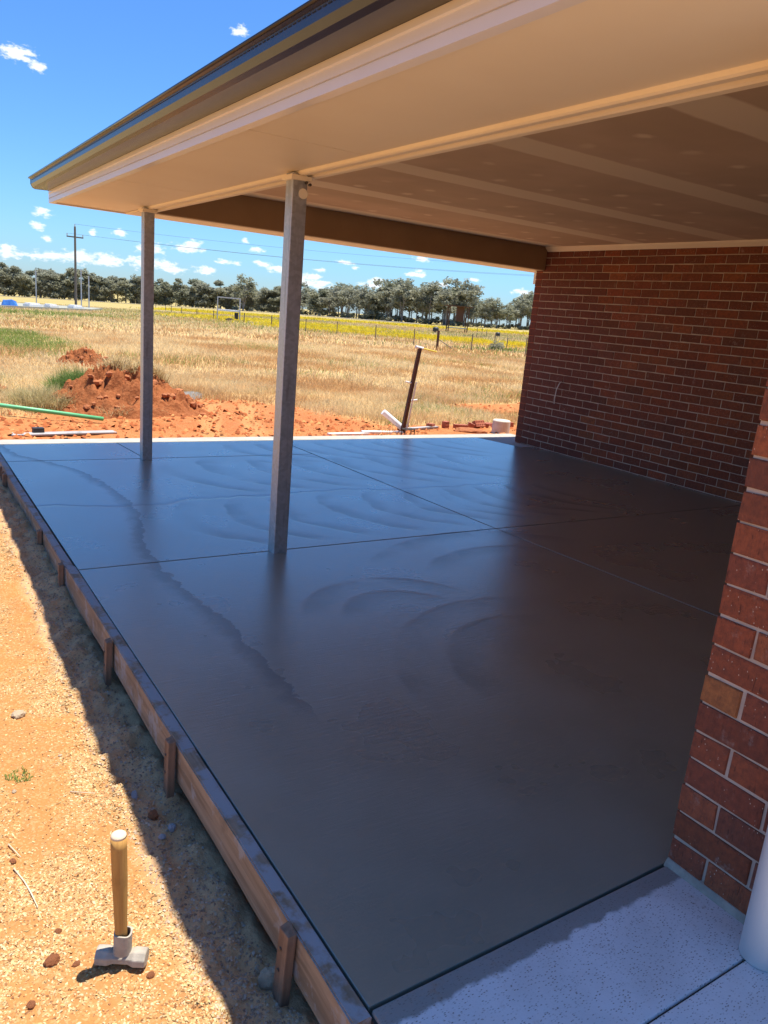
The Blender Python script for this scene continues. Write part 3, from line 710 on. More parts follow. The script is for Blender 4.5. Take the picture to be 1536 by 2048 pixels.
# gravel, straw litter on the near dirt: uncountable
def scatter_solid(name, n, region, size, cols, elong, seed, flat=.6, dens=None, pw=1.6):
    g = np.random.default_rng(seed); x = g.uniform(region[0], region[1], n); y = region[2] + (region[3]-region[2])*g.random(n)**pw
    if dens is not None:
        k = g.random(n) < dens(x, y); x, y = x[k], y[k]; n = len(x)
    z = ground_z(x, y); s = size[0] + (size[1]-size[0])*g.random(n)**2.0; a = g.uniform(0, 2*math.pi, n); e = 1 + (elong-1)*g.random(n)
    base = np.array([(1, 0, -.3), (0, 1, -.3), (-1, 0, -.3), (0, -1, -.3), (0, 0, 1)], float)
    V = np.repeat(base[None], n, 0) * np.stack([s*e, s, s*flat], -1)[:, None, :] * g.uniform(.7, 1.3, (n, 5, 1))
    ca, sa = np.cos(a)[:, None], np.sin(a)[:, None]; tl = g.normal(0, .35, (n, 1))
    xx = V[..., 0]*ca - V[..., 1]*sa; yy_ = V[..., 0]*sa + V[..., 1]*ca; zz = V[..., 2] + V[..., 0]*tl
    V = np.stack([xx + x[:, None], yy_ + y[:, None], zz + z[:, None] + (s*flat*.45)[:, None]], -1)
    f = np.array([(0, 1, 4), (1, 2, 4), (2, 3, 4), (3, 0, 4)])
    Fq = (f[None] + (np.arange(n)*5)[:, None, None]).reshape(-1, 3)
    cc = np.asarray(cols)[g.integers(0, len(cols), n)]*g.uniform(.75, 1.25, (n, 1))
    me = np_mesh(name, V.reshape(-1, 3), Fq, M['grain'], np.repeat(cc, 5, 0)); return tag(link(name, me), kind='stuff')
t = NT('loose_grain'); at = t.n('ShaderNodeVertexColor', layer_name='Col').outputs['Color']; M['grain'] = t.set(base=at, rough=.9, spec=.2)
o = scatter_solid('straw_litter', 190000, (-1.05, -.21, .05, 5.4), (.0016, .0040), [(.50, .36, .17), (.44, .29, .12), (.56, .43, .24), (.48, .34, .16), (.37, .18, .065), (.26, .12, .048)], 2.4, 71, .55,
    lambda x, y: (.10 + .90*sst(.36, .56, fbm(x*3.1, y*3.1, 4, 43)))*(1-.75*sst(.56, .68, fbm(x*4.2+3, y*4.2, 4, 47))), 1.7)
tag(o, 'pale chopped straw and sand grains over the sunny dirt', 'litter')
o = scatter_solid('gravel', 12000, (-.25, -.055, .0, 6.0), (.0016, .0060), [(.40, .27, .17), (.46, .33, .21), (.30, .19, .12), (.42, .32, .23)], 1.5, 73, .7)
tag(o, 'fine grit in the dug soil along the form boards', 'gravel')
o = scatter_solid('soil_crumbs', 9000, (-.5, 12, 8.0, 12.6), (.008, .045), [(.34, .095, .028), (.42, .14, .045), (.28, .075, .022), (.48, .20, .07)], 1.5, 75, .8, lambda x, y: bare_mask(x, y)*(.25+.75*sst(.4, .65, fbm(x*1.2, y*1.2, 3, 66))), 1.0)
tag(o, 'red soil crumbs over the worked dirt beyond the slab', 'soil crumbs')
for i, (pts_, lb) in enumerate(([((-.585, .985), (-.565, .93), (-.555, .87), (-.548, .81)), 'long dry grass stalk curving over the sunny dirt'], [((-.585, 1.10), (-.560, 1.03)), 'short straight dry stalk on the sunny dirt'],
        [((-.37, 1.32), (-.30, 1.27)), 'straight dry twig lying on the dirt near the shadow edge'])):
    P_ = [(a, b, float(ground_z(a, b))+.006) for a, b in pts_]
    tag(MB().tube(P_, [.0022]*(len(P_)-1)+[.0012], 6).build('dry_stalk', M['endgrain'], smooth=True), lb, 'stalk')

# ------------------------------------------------------------------ grass
def blades(name, x, y, h, w, lean, cols, seed, z=None, tip=1.0):
    g = np.random.default_rng(seed); n = len(x); z = ground_z(x, y) if z is None else z
    h = h*g.uniform(.55, 1.25, n); a = g.uniform(0, 2*math.pi, n); ln = np.clip(g.normal(lean, .25, n), .05, 1.4)
    b = g.uniform(0, 2*math.pi, n)
    ox, oy = np.cos(b)*w*.5, np.sin(b)*w*.5
    mx, my = x + np.cos(a)*h*.40*np.sin(ln*.6), y + np.sin(a)*h*.40*np.sin(ln*.6); mz = z + h*.5*np.cos(ln*.6)
    tx, ty = x + np.cos(a)*h*np.sin(ln), y + np.sin(a)*h*np.sin(ln); tz = z + h*np.cos(ln)
    V = np.stack([np.stack([x-ox, y-oy, z-.01], -1), np.stack([x+ox, y+oy, z-.01], -1), np.stack([mx+ox*.8, my+oy*.8, mz], -1), np.stack([mx-ox*.8, my-oy*.8, mz], -1), np.stack([tx, ty, tz], -1)], 1)
    f = np.array([(0, 1, 2), (0, 2, 3), (3, 2, 4)]); Fq = (f[None] + (np.arange(n)*5)[:, None, None]).reshape(-1, 3)
    c = cols*g.uniform(.78, 1.22, (n, 1)); c5 = np.repeat(c, 5, 0).reshape(n, 5, 3).copy(); c5[:, 4] *= tip
    return link(name, np_mesh(name, V.reshape(-1, 3), Fq, M['grass'], np.clip(c5.reshape(-1, 3), 0, 1)))
def wedge(n, r0, r1, a0, a1, seed, p=2.0):
    g = np.random.default_rng(seed); r = (r0**p + (r1**p-r0**p)*g.random(n))**(1/p); a = np.radians(g.uniform(a0, a1, n))
    return CAM.x + r*np.sin(a), CAM.y + r*np.cos(a)
def dry_cols(x, y):
    a = fbm(x*.45, y*.45, 4, 81); b = fbm(x*1.8, y*1.8, 3, 83)
    c = L3((.70, .55, .30), (.54, .335, .15), sst(.40, .66, a)); c = L3((0, 0, 0), (1, 1, 1), np.ones_like(x))*c
    return c*(.85 + .35*b)[:, None]
def green_amt(x, y):                                         # greener places in the paddock
    r = np.hypot(x, y); g1 = sst(1, .55, np.hypot((x-2.6)/2.6, (y-30)/11)); g2 = sst(1, .6, np.hypot((x-10)/9, (y-70)/9))
    g3 = sst(1, .5, np.hypot((x-30)/4, (y-34.6)/3)); g4 = sst(1, .4, np.hypot((x-5.4)/1.2, (y-9.1)/.5))*.7
    g5 = sst(40, 70, r)*.38*sst(.35, .6, fbm(x*.07, y*.07, 3, 85)); g6 = .25*sst(.55, .7, fbm(x*.3, y*.3, 3, 87))
    return np.maximum.reduce([g1*.9, g2*.8, g3*.9, g4, g5, g6])
parts = []
for (n, r0, r1, h, w, lean, s) in ((190000, 8.8, 18, .16, .0075, .65, 91), (150000, 18, 40, .20, .016, .65, 92), (120000, 40, 130, .26, .05, .6, 93)):
    x, y = wedge(n, r0, r1, 1, 50, s, 1.6)
    g = np.random.default_rng(s+7)
    keep = (g.random(n) > bare_mask(x, y)*1.02) & (y > 8.0) & (g.random(n) < .35 + .65*sst(.32, .6, fbm(x*1.1, y*1.1, 3, 95)))
    x, y = x[keep], y[keep]
    if s == 91:
        clump = .5 + 1.0*fbm(x*.9, y*.9, 3, 97); 
    else: clump = .6 + .8*fbm(x*.3, y*.3, 3, 97)
    ga = green_amt(x, y); isg = np.random.default_rng(s+9).random(len(x)) < ga
    cols = dry_cols(x, y); gc = L3((.17, .26, .055), (.26, .30, .085), fbm(x*.8, y*.8, 3, 99)); cols[isg] = gc[isg]
    o = blades('dry_grass', x, y, h*clump, w, lean, cols, s+20, tip=1.15)
    tag(o, {91: 'short dry straw grass along the edge of the red dirt', 92: 'dry brown grass across the middle of the paddock', 93: 'far straw and green grass stretching to the trees'}[s], 'grass', kind='stuff')
# yellow flowers in two long drifts behind the fence
def drift(n, p0, p1, wd, seed):
    g = np.random.default_rng(seed); t_ = g.random(n); o_ = g.normal(0, 1, n)*wd
    p0, p1 = np.array(p0), np.array(p1); d = (p1-p0)/np.linalg.norm(p1-p0); nn_ = np.array((-d[1], d[0]))
    q = p0 + (p1-p0)*t_[:, None]*1.0 + nn_*o_[:, None]; k = fbm(q[:, 0]*.22, q[:, 1]*.22, 3, seed) > .36
    return q[k, 0], q[k, 1]
for n, p0, p1, wd, h, w, s, lb in ((26000, (45, 150), (92, 72), 3.2, .50, .13, 201, 'far drift of yellow wildflowers'), (24000, (30, 66), (41, 35), 1.5, .42, .055, 203, 'drift of yellow wildflowers just behind the wire fence'), (9000, (33, 95), (38, 62), 4, .42, .10, 205, 'thin scatter of yellow flowers between the drifts')):
    x, y = drift(n, p0, p1, wd, s); g = np.random.default_rng(s+1)
    yel = L3((.75, .56, .02), (.62, .52, .06), g.random(len(x)))
    o = blades('yellow_flowers', x, y, h, w, .7, yel, s+2, tip=1.1); tag(o, lb, 'flowers', kind='stuff')

# ------------------------------------------------------------------ mounds
HEAP = []
def mound(name, cx, cy, rx_, ry_, h, seed, label, rz=0, n=90):
    u = np.linspace(-1.25, 1.25, n); U, V_ = np.meshgrid(u, u); rr_ = np.hypot(U, V_) + (fbm(U*1.6+seed, V_*1.6, 3, seed)-.5)*.5
    prof = sst(1.12, .05, rr_)**.85
    rid = 1-np.abs(2*fbm(U*4.5, V_*4.5, 4, seed+3)-1); lump = vnoise(U*9, V_*9, seed+5); lump2 = vnoise(U*19, V_*19, seed+6)
    Zz = h*(prof*(.72 + .28*rid) + prof**.5*(lump-.5)*.46 + prof**.5*(np.abs(lump2-.5)*2-.4)*.26 + prof**.5*(vnoise(U*33, V_*33, seed+7)-.5)*.14) - .03
    xx = cx + U*rx_*math.cos(rz) - V_*ry_*math.sin(rz); yy_ = cy + U*rx_*math.sin(rz) + V_*ry_*math.cos(rz)
    Zw = ground_z(xx, yy_) + Zz; ii = np.arange(n*n).reshape(n, n)
    Fq = np.stack([ii[:-1, :-1], ii[:-1, 1:], ii[1:, 1:], ii[1:, :-1]], -1).reshape(-1, 4)
    cc = L3((.20, .060, .022), (.36, .12, .042), np.clip(fbm(U*5, V_*5, 4, seed+8), 0, 1))
    e = empty(name, label, 'dirt mound', (cx, cy, float(ground_z(cx, cy))))
    o = link('soil_heap', np_mesh('soil_heap', np.stack([xx, yy_, Zw], -1).reshape(-1, 3), Fq, M['heap'], cc.reshape(-1, 3)), None)
    o.parent = e; o.matrix_parent_inverse = Matrix.Translation(e.location).inverted()
    # loose clods on its face
    g = random.Random(seed); bmc = MB()
    for k in range(int(190*rx_*ry_) + 20):
        i, j = g.randrange(8, n-8), g.randrange(8, n-8)
        if rr_[j, i] > 1.12: continue
        s_ = (.012 + .065*g.random()**2.2)*(1 if rr_[j, i] < .9 else .7); bb = bmesh.new(); bmesh.ops.create_icosphere(bb, subdivisions=1, radius=1)
        o0 = len(bmc.v)
        for v_ in bb.verts: bmc.v.append((xx[j, i] + v_.co.x*s_*g.uniform(.6, 1.3), yy_[j, i] + v_.co.y*s_*g.uniform(.6, 1.3), Zw[j, i] + s_*.3 + v_.co.z*s_*g.uniform(.5, 1)))
        for f_ in bb.faces: bmc.f.append(tuple(o0 + v_.index for v_ in f_.verts))
        bb.free()
    o = bmc.build('loose_clods', M['clod']); o.parent = e; o.matrix_parent_inverse = Matrix.Translation(e.location).inverted(); o['kind'] = 'stuff'
    HEAP.append((xx, yy_, Zw)); return e
t = NT('heaped_clay'); v = t.pos(); at = t.n('ShaderNodeVertexColor', layer_name='Col').outputs['Color']
g2 = t.noise(v, 26, 5, .65); M['heap'] = t.set(base=t.mix(t.ramp(g2, .4, .7, 0, .6), at, (.40, .155, .06)), rough=.95, spec=.1, normal=t.bump(g2, .9, .03))
def tuft(x0, y0, rx_, ry_, n, h, w, lean, c1, c2, seed, name, label, zf=None, up=0):
    g = np.random.default_rng(seed); a = g.uniform(0, 2*math.pi, n); r = np.sqrt(g.random(n)); x = x0 + np.cos(a)*r*rx_; y = y0 + np.sin(a)*r*ry_
    z = ground_z(x, y) + up*(1-r**2)
    if zf is not None:
        hx, hy, hz_ = HEAP[zf]; z = np.array([hz_.ravel()[np.argmin((hx-a_)**2 + (hy-b_)**2)] for a_, b_ in zip(x, y)])
    o = blades(name, x, y, h, w, lean, L3(c1, c2, g.random(n)), seed+1, z=z); return tag(o, label, 'grass tuft')
tuft(-.505, 1.46, .045, .05, 90, .022, .004, .9, (.16, .24, .05), (.26, .32, .10), 311, 'green_weed', 'tiny green weeds growing in the sunny dirt')
e = mound('dirt_mound', 2.15, 10.75, 1.25, .85, .58, 5, 'big heap of red clay clods topped with pulled dry grass')
mound('dirt_mound', 3.1, 17.9, .75, .5, .42, 9, 'smaller red dirt heap farther out behind the big one')
mound('dirt_mound', .30, 12.2, .55, .5, .30, 13, 'low red heap with straw beside the green grass tuft', n=60)
STRAW1, STRAW2 = (.62, .50, .27), (.46, .32, .14)
tuft(2.45, 11.0, .55, .30, 1900, .30, .009, 1.0, STRAW1, STRAW2, 301, 'straw_clump', 'matted dry grass pulled over the crest of the big heap', zf=0)
tuft(1.75, 11.9, .45, .40, 3200, .36, .008, .55, (.14, .24, .05), (.26, .33, .10), 303, 'green_tuft', 'bright green grass tuft growing behind the big heap', up=.18)
tuft(1.10, 10.9, .45, .5, 2600, .34, .008, .8, STRAW1, (.40, .34, .14), 305, 'straw_clump', 'straggly dry grass at the side of the big heap next to the green pipe', up=.05)
tuft(2.15, 10.05, .45, .16, 500, .20, .007, 1.0, STRAW1, STRAW2, 307, 'straw_clump', 'thin dry straw at the foot of the big heap', up=.04)
tuft(.35, 11.85, .5, .2, 1100, .24, .008, .8, STRAW1, STRAW2, 309, 'straw_clump', 'dry straw fringe on the low red heap', up=.05)
rock('cement_lump', (3.80, 12.7), (.60, .30, .06), M['darkcement'], 'flat grey lump of dumped cement beyond the big heap', 'cement lump', 61)

# ------------------------------------------------------------------ building leftovers beyond the slab
gz = lambda x, y: float(ground_z(x, y))
z0 = gz(.5, 9.9)
tag(MB().tube([(-2.0, 11.5, z0+.12), (.1, 10.45, z0+.16), (1.60, 9.52, z0+.07)], .028, 12).build('green_pipe', M['green_pvc'], smooth=True), 'long green plastic pipe lying in front of the red heap', 'pipe')
def board(x0, y0, x1, y1, w, th, m, label, cat='board', name='loose_board', lift=0.0):
    d = Vector((x1-x0, y1-y0, 0)); L = d.length; zz = max(gz(x0, y0), gz(x1, y1), gz((x0+x1)/2, (y0+y1)/2)) + lift
    o = MB().box(-L/2, L/2, -w/2, w/2, 0, th).build(name, m, bevel=.003); o.location = ((x0+x1)/2, (y0+y1)/2, zz); o.rotation_euler.z = math.atan2(d.y, d.x)
    return tag(o, label, cat)
board(.35, 8.55, 1.55, 8.68, .16, .02, M['grey_board'], 'grey board lying along the far slab edge under a dark block')
o = board(.60, 8.64, .72, 8.65, .09, .07, M['darkp'], 'small dark block sitting on the grey board', 'block', 'dark_block', .021)
board(4.45, 8.40, 5.15, 8.44, .10, .035, M['white'], 'pale timber offcut lying beyond the slab')
board(5.05, 8.46, 5.70, 8.40, .12, .04, M['white'], 'white board end under the leaning brown post')
# leaning brown post with white cap
lp = empty('leaning_post', 'dark brown post leaning beyond the slab with white cap and yellow rod', 'post', (5.75, 8.46, gz(5.75, 8.46)))
def child(o, par): o.parent = par; o.matrix_parent_inverse = Matrix.Translation(par.location).inverted(); return o
b0 = Vector((5.75, 8.46, gz(5.75, 8.46)-.02)); t0 = Vector((5.86, 8.35, 1.05))
child(MB().tube([b0, b0.lerp(t0, .5), t0], [.036, .034, .033], 4).build('shaft', M['rust']), lp)
d_ = (t0-b0).normalized()
child(MB().tube([t0+Vector((-.07, .01, .015)), t0+Vector((.06, 0, -.005))], .022, 8).build('cap', M['white']), lp)
child(MB().tube([t0+Vector((.03, 0, .0)), t0+Vector((.24, -.10, -.035))], .011, 8).build('rod', M['yellow']), lp)
for k, off in ((.60, -.10), (.40, .12)):
    q = b0.lerp(t0, k); child(MB().tube([q, q+Vector((off, -off*.4, .02))], .014, 8).build('bracket', M['white']), lp)
child(MB().tube([b0.lerp(t0, .05)+Vector((.05, -.03, 0)), b0.lerp(t0, .62)+Vector((.045, -.03, 0))], .012, 8).build('white_strip', M['white']), lp)
tag(MB().tube([(5.48, 8.62, gz(5.5, 8.6)+.30), (5.80, 8.50, gz(5.8, 8.5)+.06)], .045, 14).build('white_pipe_offcut', M['pvc'], smooth=False), 'short white pipe offcut propped behind the leaning post', 'pipe offcut')
fr = MB(); zf = gz(5.66, 8.20)
for a, b_ in (((0, 0, 0), (0, 0, .09)), ((.17, 0, 0), (.17, 0, .09)), ((0, .09, 0), (0, .09, .09)), ((.17, .09, 0), (.17, .09, .09)), ((0, 0, .09), (.17, 0, .09)), ((0, .09, .09), (.17, .09, .09)), ((0, 0, .09), (0, .09, .09)), ((.17, 0, .09), (.17, .09, .09)), ((0, 0, .005), (.17, 0, .005))):
    fr.tube([Vector(a)+Vector((5.60, 8.16, zf+.02)), Vector(b_)+Vector((5.60, 8.16, zf+.02))], .008, 6)
tag(fr.build('wire_stand', M['darkp']), 'small black wire stand at the foot of the leaning post', 'stand')
# cored bricks and pieces
def cored_brick(x, y, rz, rx_, label, lift=0, ln=.23, holes=True):
    b = MB(); L, W, H = ln, .11, .076; cols_, rows = (5, 2) if ln > .2 else (3, 2)
    xs = [-L/2]; ys_ = [-W/2]
    for i in range(cols_): c = -L/2 + L*(i+.5)/cols_; xs += [c-.011, c+.011]
    for j in range(rows): c = -W/2 + W*(j+.5)/rows; ys_ += [c-.013, c+.013]
    xs.append(L/2); ys_.append(W/2)
    for i in range(len(xs)-1):
        for j in range(len(ys_)-1):
            if i % 2 == 1 and j % 2 == 1: continue
            b.box(xs[i], xs[i+1], ys_[j], ys_[j+1], -H/2, H/2)
    me = b.mesh('cored_brick', M['bricklump']); bm = bmesh.new(); bm.from_mesh(me); bmesh.ops.remove_doubles(bm, verts=bm.verts, dist=.0005)
    dup = {}
    for f_ in bm.faces: dup.setdefault(tuple(sorted(v_.index for v_ in f_.verts)), []).append(f_)
    bmesh.ops.delete(bm, geom=[f_ for l_ in dup.values() if len(l_) > 1 for f_ in l_], context='FACES_ONLY'); bm.to_mesh(me); bm.free()
    o = link('cored_brick', me); hh = .055*abs(math.sin(rx_)) + .038*abs(math.cos(rx_)); o.location = (x, y, gz(x, y)+hh+lift); o.rotation_euler = (rx_, 0, rz)
    return tag(o, label, 'brick')
cored_brick(6.95, 8.95, .3, R(90), 'red cored brick standing on edge with its holes showing', ln=.115)
cored_brick(7.20, 8.86, -.25, 0, 'red brick lying flat between two cored bricks')
cored_brick(6.62, 8.92, .5, 0, 'half brick lying near the foot of the leaning post', ln=.115)
cored_brick(7.72, 9.02, .15, R(62), 'tilted cored brick showing rows of holes beside the cement plug')
cored_brick(7.50, 8.96, 1.0, R(20), 'broken brick end leaning on the tilted cored brick', ln=.115)
cored_brick(7.98, 9.08, .6, 0, 'brick lying flat behind the tilted cored brick')
cored_brick(8.55, 9.15, -.3, 0, 'brick lying alone between the cement plug and the wall', ln=.115)
board(6.05, 8.75, 6.75, 8.92, .09, .03, M['grey_board'], 'grey timber scrap lying from the post to the bricks')
board(5.85, 8.70, 6.25, 9.05, .05, .04, M['rust'], 'dark timber scrap behind the leaning post')
tag(MB().tube([(7.70, 8.42, gz(7.7, 8.42)-.02), (7.70, 8.42, gz(7.7, 8.42)+.20), (7.70, 8.42, gz(7.7, 8.42)+.215)], [.150, .146, .135], 32).build('cement_plug', M['concrete_plug'], smooth=False), 'pale cement plug shaped like a bucket beside the loose bricks', 'cement plug')
rock('dirt_clod', (7.15, 8.55), (.30, .12, .05), M['clod'], 'low ridge of red soil in front of the loose bricks', 'clod', 77)

# ------------------------------------------------------------------ fence
fence = empty('wire_fence', 'low wire fence on thin dark pickets in front of the yellow flowers', 'fence', (26, 45, 0)); fence.location = (0, 0, 0)
fp = [(46, 162), (42, 146), (39, 130), (35.3, 115), (32, 100), (30.6, 90), (29.1, 80.3), (28.8, 71), (28.1, 63), (27.57, 55.2), (27.1, 49.2), (26.6, 43.0), (25.3, 36.6), (24.6, 33.3), (25.3, 31.2), (27.6, 29.5), (30.5, 28)]
tops = []
for i, (x, y) in enumerate(fp):
    thick = i == 13; hgt = 1.0 if not thick else 1.05; z = gz(x, y)
    MB().tube([(x, y, z-.2), (x, y, z+hgt)], .075 if thick else (.030 if y < 60 else .045), 6).build('strainer_post' if thick else 'picket', M['rust'] if thick else M['pole'], fence); tops.append((x, y, z))
x, y, z = tops[13]; MB().tube([(x, y, z+.6), (x+.9, y-.55, z+.05)], .022, 6).build('brace', M['pole'], fence)
for hh in (.25, .55, .9):
    MB().tube([(a, b_, c+hh) for a, b_, c in tops], .006, 4).build('wire', M['wire'], fence)
for i, (x, y) in enumerate(((31.3, 35.2), (33.2, 38.6), (45, 55), (52, 62), (58, 70), (63, 66))):
    z = gz(x, y); tag(MB().tube([(x, y, z-.2), (x, y, z+.02), (x, y, z+.85+.1*(i % 3))], [.04, .034, .03], 6).build('lone_picket', M['pole']), 'thin dark picket standing by itself among the yellow flowers', 'picket', 'lone pickets among the flowers')
# shrub near the fence corner
def leafcloud(name, parent, centres, n, size, m, seed, flat=.8):
    g = np.random.default_rng(seed); c = np.asarray(centres); k = g.integers(0, len(c), n); dirn = g.normal(0, 1, (n, 3)); dirn /= np.linalg.norm(dirn, axis=1)[:, None]
    p = c[k, :3] + dirn*(g.random(n)**.45)[:, None]*c[k, 3:4]*np.array((1, 1, flat))
    a = g.normal(0, 1, (n, 3))*np.array((1, 1, .5)); a /= np.linalg.norm(a, axis=1)[:, None]; b = g.normal(0, 1, (n, 3))*np.array((1, 1, .5)); b -= a*(a*b).sum(1)[:, None]; b /= np.linalg.norm(b, axis=1)[:, None]
    s = size*g.uniform(.5, 1.3, (n, 1)); V = np.stack([p-a*s, p+b*s*.45, p+a*s, p-b*s*.45], 1).reshape(-1, 3)
    return link(name, np_mesh(name, V, np.arange(4*n).reshape(-1, 4), m), parent)
sh = empty('green_shrub', 'small green shrub growing by the fence in front of the flowers', 'shrub', (30, 34.6, gz(30, 34.6)))
leafcloud('foliage', sh, [(0, 0, .32, .42), (.3, .1, .25, .3), (-.35, 0, .2, .28)], 900, .06, M['leaf'], 401)
MB().tube([(0, 0, -.1), (0, 0, .35)], [.03, .015], 6).build('stem', M['bark'], sh)

# ------------------------------------------------------------------ far yard things
def frame_posts(label, pts_, name, m, wd=.06):
    for (x, y, h) in pts_:
        z = gz(x, y); o = MB().box(-wd, wd, -wd, wd, -.3, h).build(name, m, bevel=.01); o.location = (x, y, z)
        MB().box(-wd*2, wd*2, -wd*2, wd*2, -.02, .06).build('base_plate', m, o)
        yield o
for o, lb in zip(frame_posts('', ((16.0, 109.6, 4.4), (19.25, 98.3, 4.75), (20.66, 100.9, 4.05)), 'shed_upright', M['steel_grey']),
                 ('pale steel upright standing alone on the building pad', 'thick grey steel upright close to the timber power pole', 'thin grey steel upright at the outer corner of the pad')):
    tag(o, lb, 'upright')
pad = [(8, 84), (18.6, 90), (23, 104), (7, 112)]
b = MB(); b.v = [(x, y, gz(x, y)+.02) for x, y in pad] + [(x, y, gz(x, y)+.28) for x, y in pad]
b.f = [(3, 2, 1, 0), (4, 5, 6, 7)] + [(i, (i+1) % 4, 4+(i+1) % 4, 4+i) for i in range(4)]
tag(b.build('building_pad', M['pad']), kind='structure')
tp = MB(); tp.v = [(-1.1, -.8, 0), (1.1, -.8, 0), (1.1, .8, 0), (-1.1, .8, 0), (-.9, -.5, .75), (.2, -.5, .95), (1.0, .5, .7), (-.8, .6, .8)]
tp.f = [(3, 2, 1, 0), (4, 5, 6, 7), (0, 1, 5, 4), (1, 2, 6, 5), (2, 3, 7, 6), (3, 0, 4, 7)]
o = tag(tp.build('blue_tarp', M['blue'], bevel=.08), 'bright blue tarpaulin over a stack on the building pad', 'tarp'); o.location = (10.0, 86.5, gz(10.0, 86.5)+.2); o.scale = (.68, .7, .75)
for i, (x, y, s_, lb) in enumerate(((12.4, 88.2, 1.6, 'low white stack of sheets next to the blue tarp'), (14.2, 88.3, 1.1, 'small white bundle on the edge of the pad'), (17.2, 91.2, 1.4, 'white sheets laid near the grey uprights'))):
    o = tag(MB().box(-s_*.5, s_*.5, -.5, .5, 0, .22).box(-s_*.4, s_*.35, -.4, .45, .221, .36).build('material_stack', M['white'], bevel=.01), lb, 'stack'); o.location = (x, y, gz(x, y)+.27); o.rotation_euler.z = .5
# power pole and wires
pp = empty('power_pole', 'timber power pole with a crossarm standing in the paddock', 'power pole', (20.35, 107.1, gz(20.35, 107.1)))
MB().tube([(0, 0, -.5), (0, 0, 9.8), (0, 0, 10.1)], [.17, .13, .12], 10).build('pole', M['pole'], pp)
MB().box(-1.0, 1.0, -.06, .06, 8.75, 8.90).build('crossarm', M['pole'], pp)
for xx in (-.95, 0, .95): MB().tube([(xx, 0, 8.9 if xx else 10.1), (xx, 0, 9.2 if xx else 10.4)], .06, 8).build('insulator', M['steel_grey'], pp)
p2 = Vector((96, 70, 8.6))
pq = empty('power_pole', 'timber power pole beyond the brick wall carrying the wires on', 'power pole', (96, 70, gz(96, 70)))
MB().tube([(0, 0, -.5), (0, 0, 9.9)], [.17, .12], 10).build('pole', M['pole'], pq); MB().box(-1.0, 1.0, -.06, .06, 8.9, 9.05).build('crossarm', M['pole'], pq)
for dx, z1, lb in ((-.95, 9.2, 'low power line strung from the end of the crossarm'), (.95, 9.2, 'power line strung from the near arm of the pole'), (0, 10.4, 'top power line strung from the head of the pole')):
    a = Vector((20.35+dx, 107.1, gz(20.35, 107.1)+z1)); e_ = Vector((96+dx, 70, gz(96, 70)+z1*.97)); pts_ = []
    for k in range(17): t_ = k/16; q = a.lerp(e_, t_); q.z -= 1.1*4*t_*(1-t_); pts_.append(q)
    tag(MB().tube(pts_, .016, 4).build('power_line', M['wire']), lb, 'power line')
# white steel stand with a tank shelf
st = empty('steel_stand', 'white open steel stand with a shelf and a dark box in the paddock', 'stand', (29.7, 77.5, gz(29.7, 77.5)), rz=-.35)
for x in (-1.15, 1.15):
    for y in (-.45, .45): MB().box(x-.05, x+.05, y-.05, y+.05, -.1, 2.45).build('leg', M['steel_grey'], st)
for y in (-.45, .45): MB().box(-1.099, 1.099, y-.05, y+.05, 2.33, 2.45).build('top_rail', M['steel_grey'], st); MB().box(-1.099, 1.099, y-.04, y+.04, 1.02, 1.12).build('shelf_rail', M['white'], st)
MB().box(-1.2, 1.2, -.399, .399, 1.125, 1.20).build('shelf', M['white'], st)
MB().box(.62, 1.0, -.3, .1, .3, .95).build('dark_box', M['darkp'], st)
o = tag(MB().box(-.35, .35, -.25, .25, 0, .28).box(-.2, .25, -.2, .2, .281, .34).build('black_tub', M['darkp'], bevel=.03), 'low black tub on the grass under the white stand', 'tub'); o.location = (29.5, 76.6, gz(29.5, 76.6))
# dark lookout frame among the trees on the right
dk = empty('tank_stand', 'dark open platform frame with a flat roof near the right trees', 'tank stand', (60, 77.5, gz(60, 77.5)), rz=-.5)
for x in (-1.2, 1.2):
    for y in (-.8, .8): MB().box(x-.06, x+.06, y-.06, y+.06, -.1, 3.2).build('leg', M['rust'], dk)
MB().box(-1.7, 1.7, -1.2, 1.2, 3.205, 3.30).build('roof', M['rust'], dk); MB().box(-1.139, 1.139, -.739, .739, .55, .65).build('deck', M['steel_grey'], dk); MB().box(-.2, .7, -.3, .5, 1.4, 3.2).build('tank', M['rust'], dk)
for x, y, s_, lb in ((52, 71, .35, 'dark round drum standing in the grass by the platform frame'), (57, 66, .28, 'dark low lump in the grass beyond the flowers')):
    o = tag(MB().tube([(0, 0, -.05), (0, 0, s_*.3), (0, 0, s_*1.6), (0, 0, s_*2)], [s_*.8, s_, s_*.95, s_*.5], 14).build('drum', M['darkp']), lb, 'drum'); o.location = (x, y, gz(x, y))

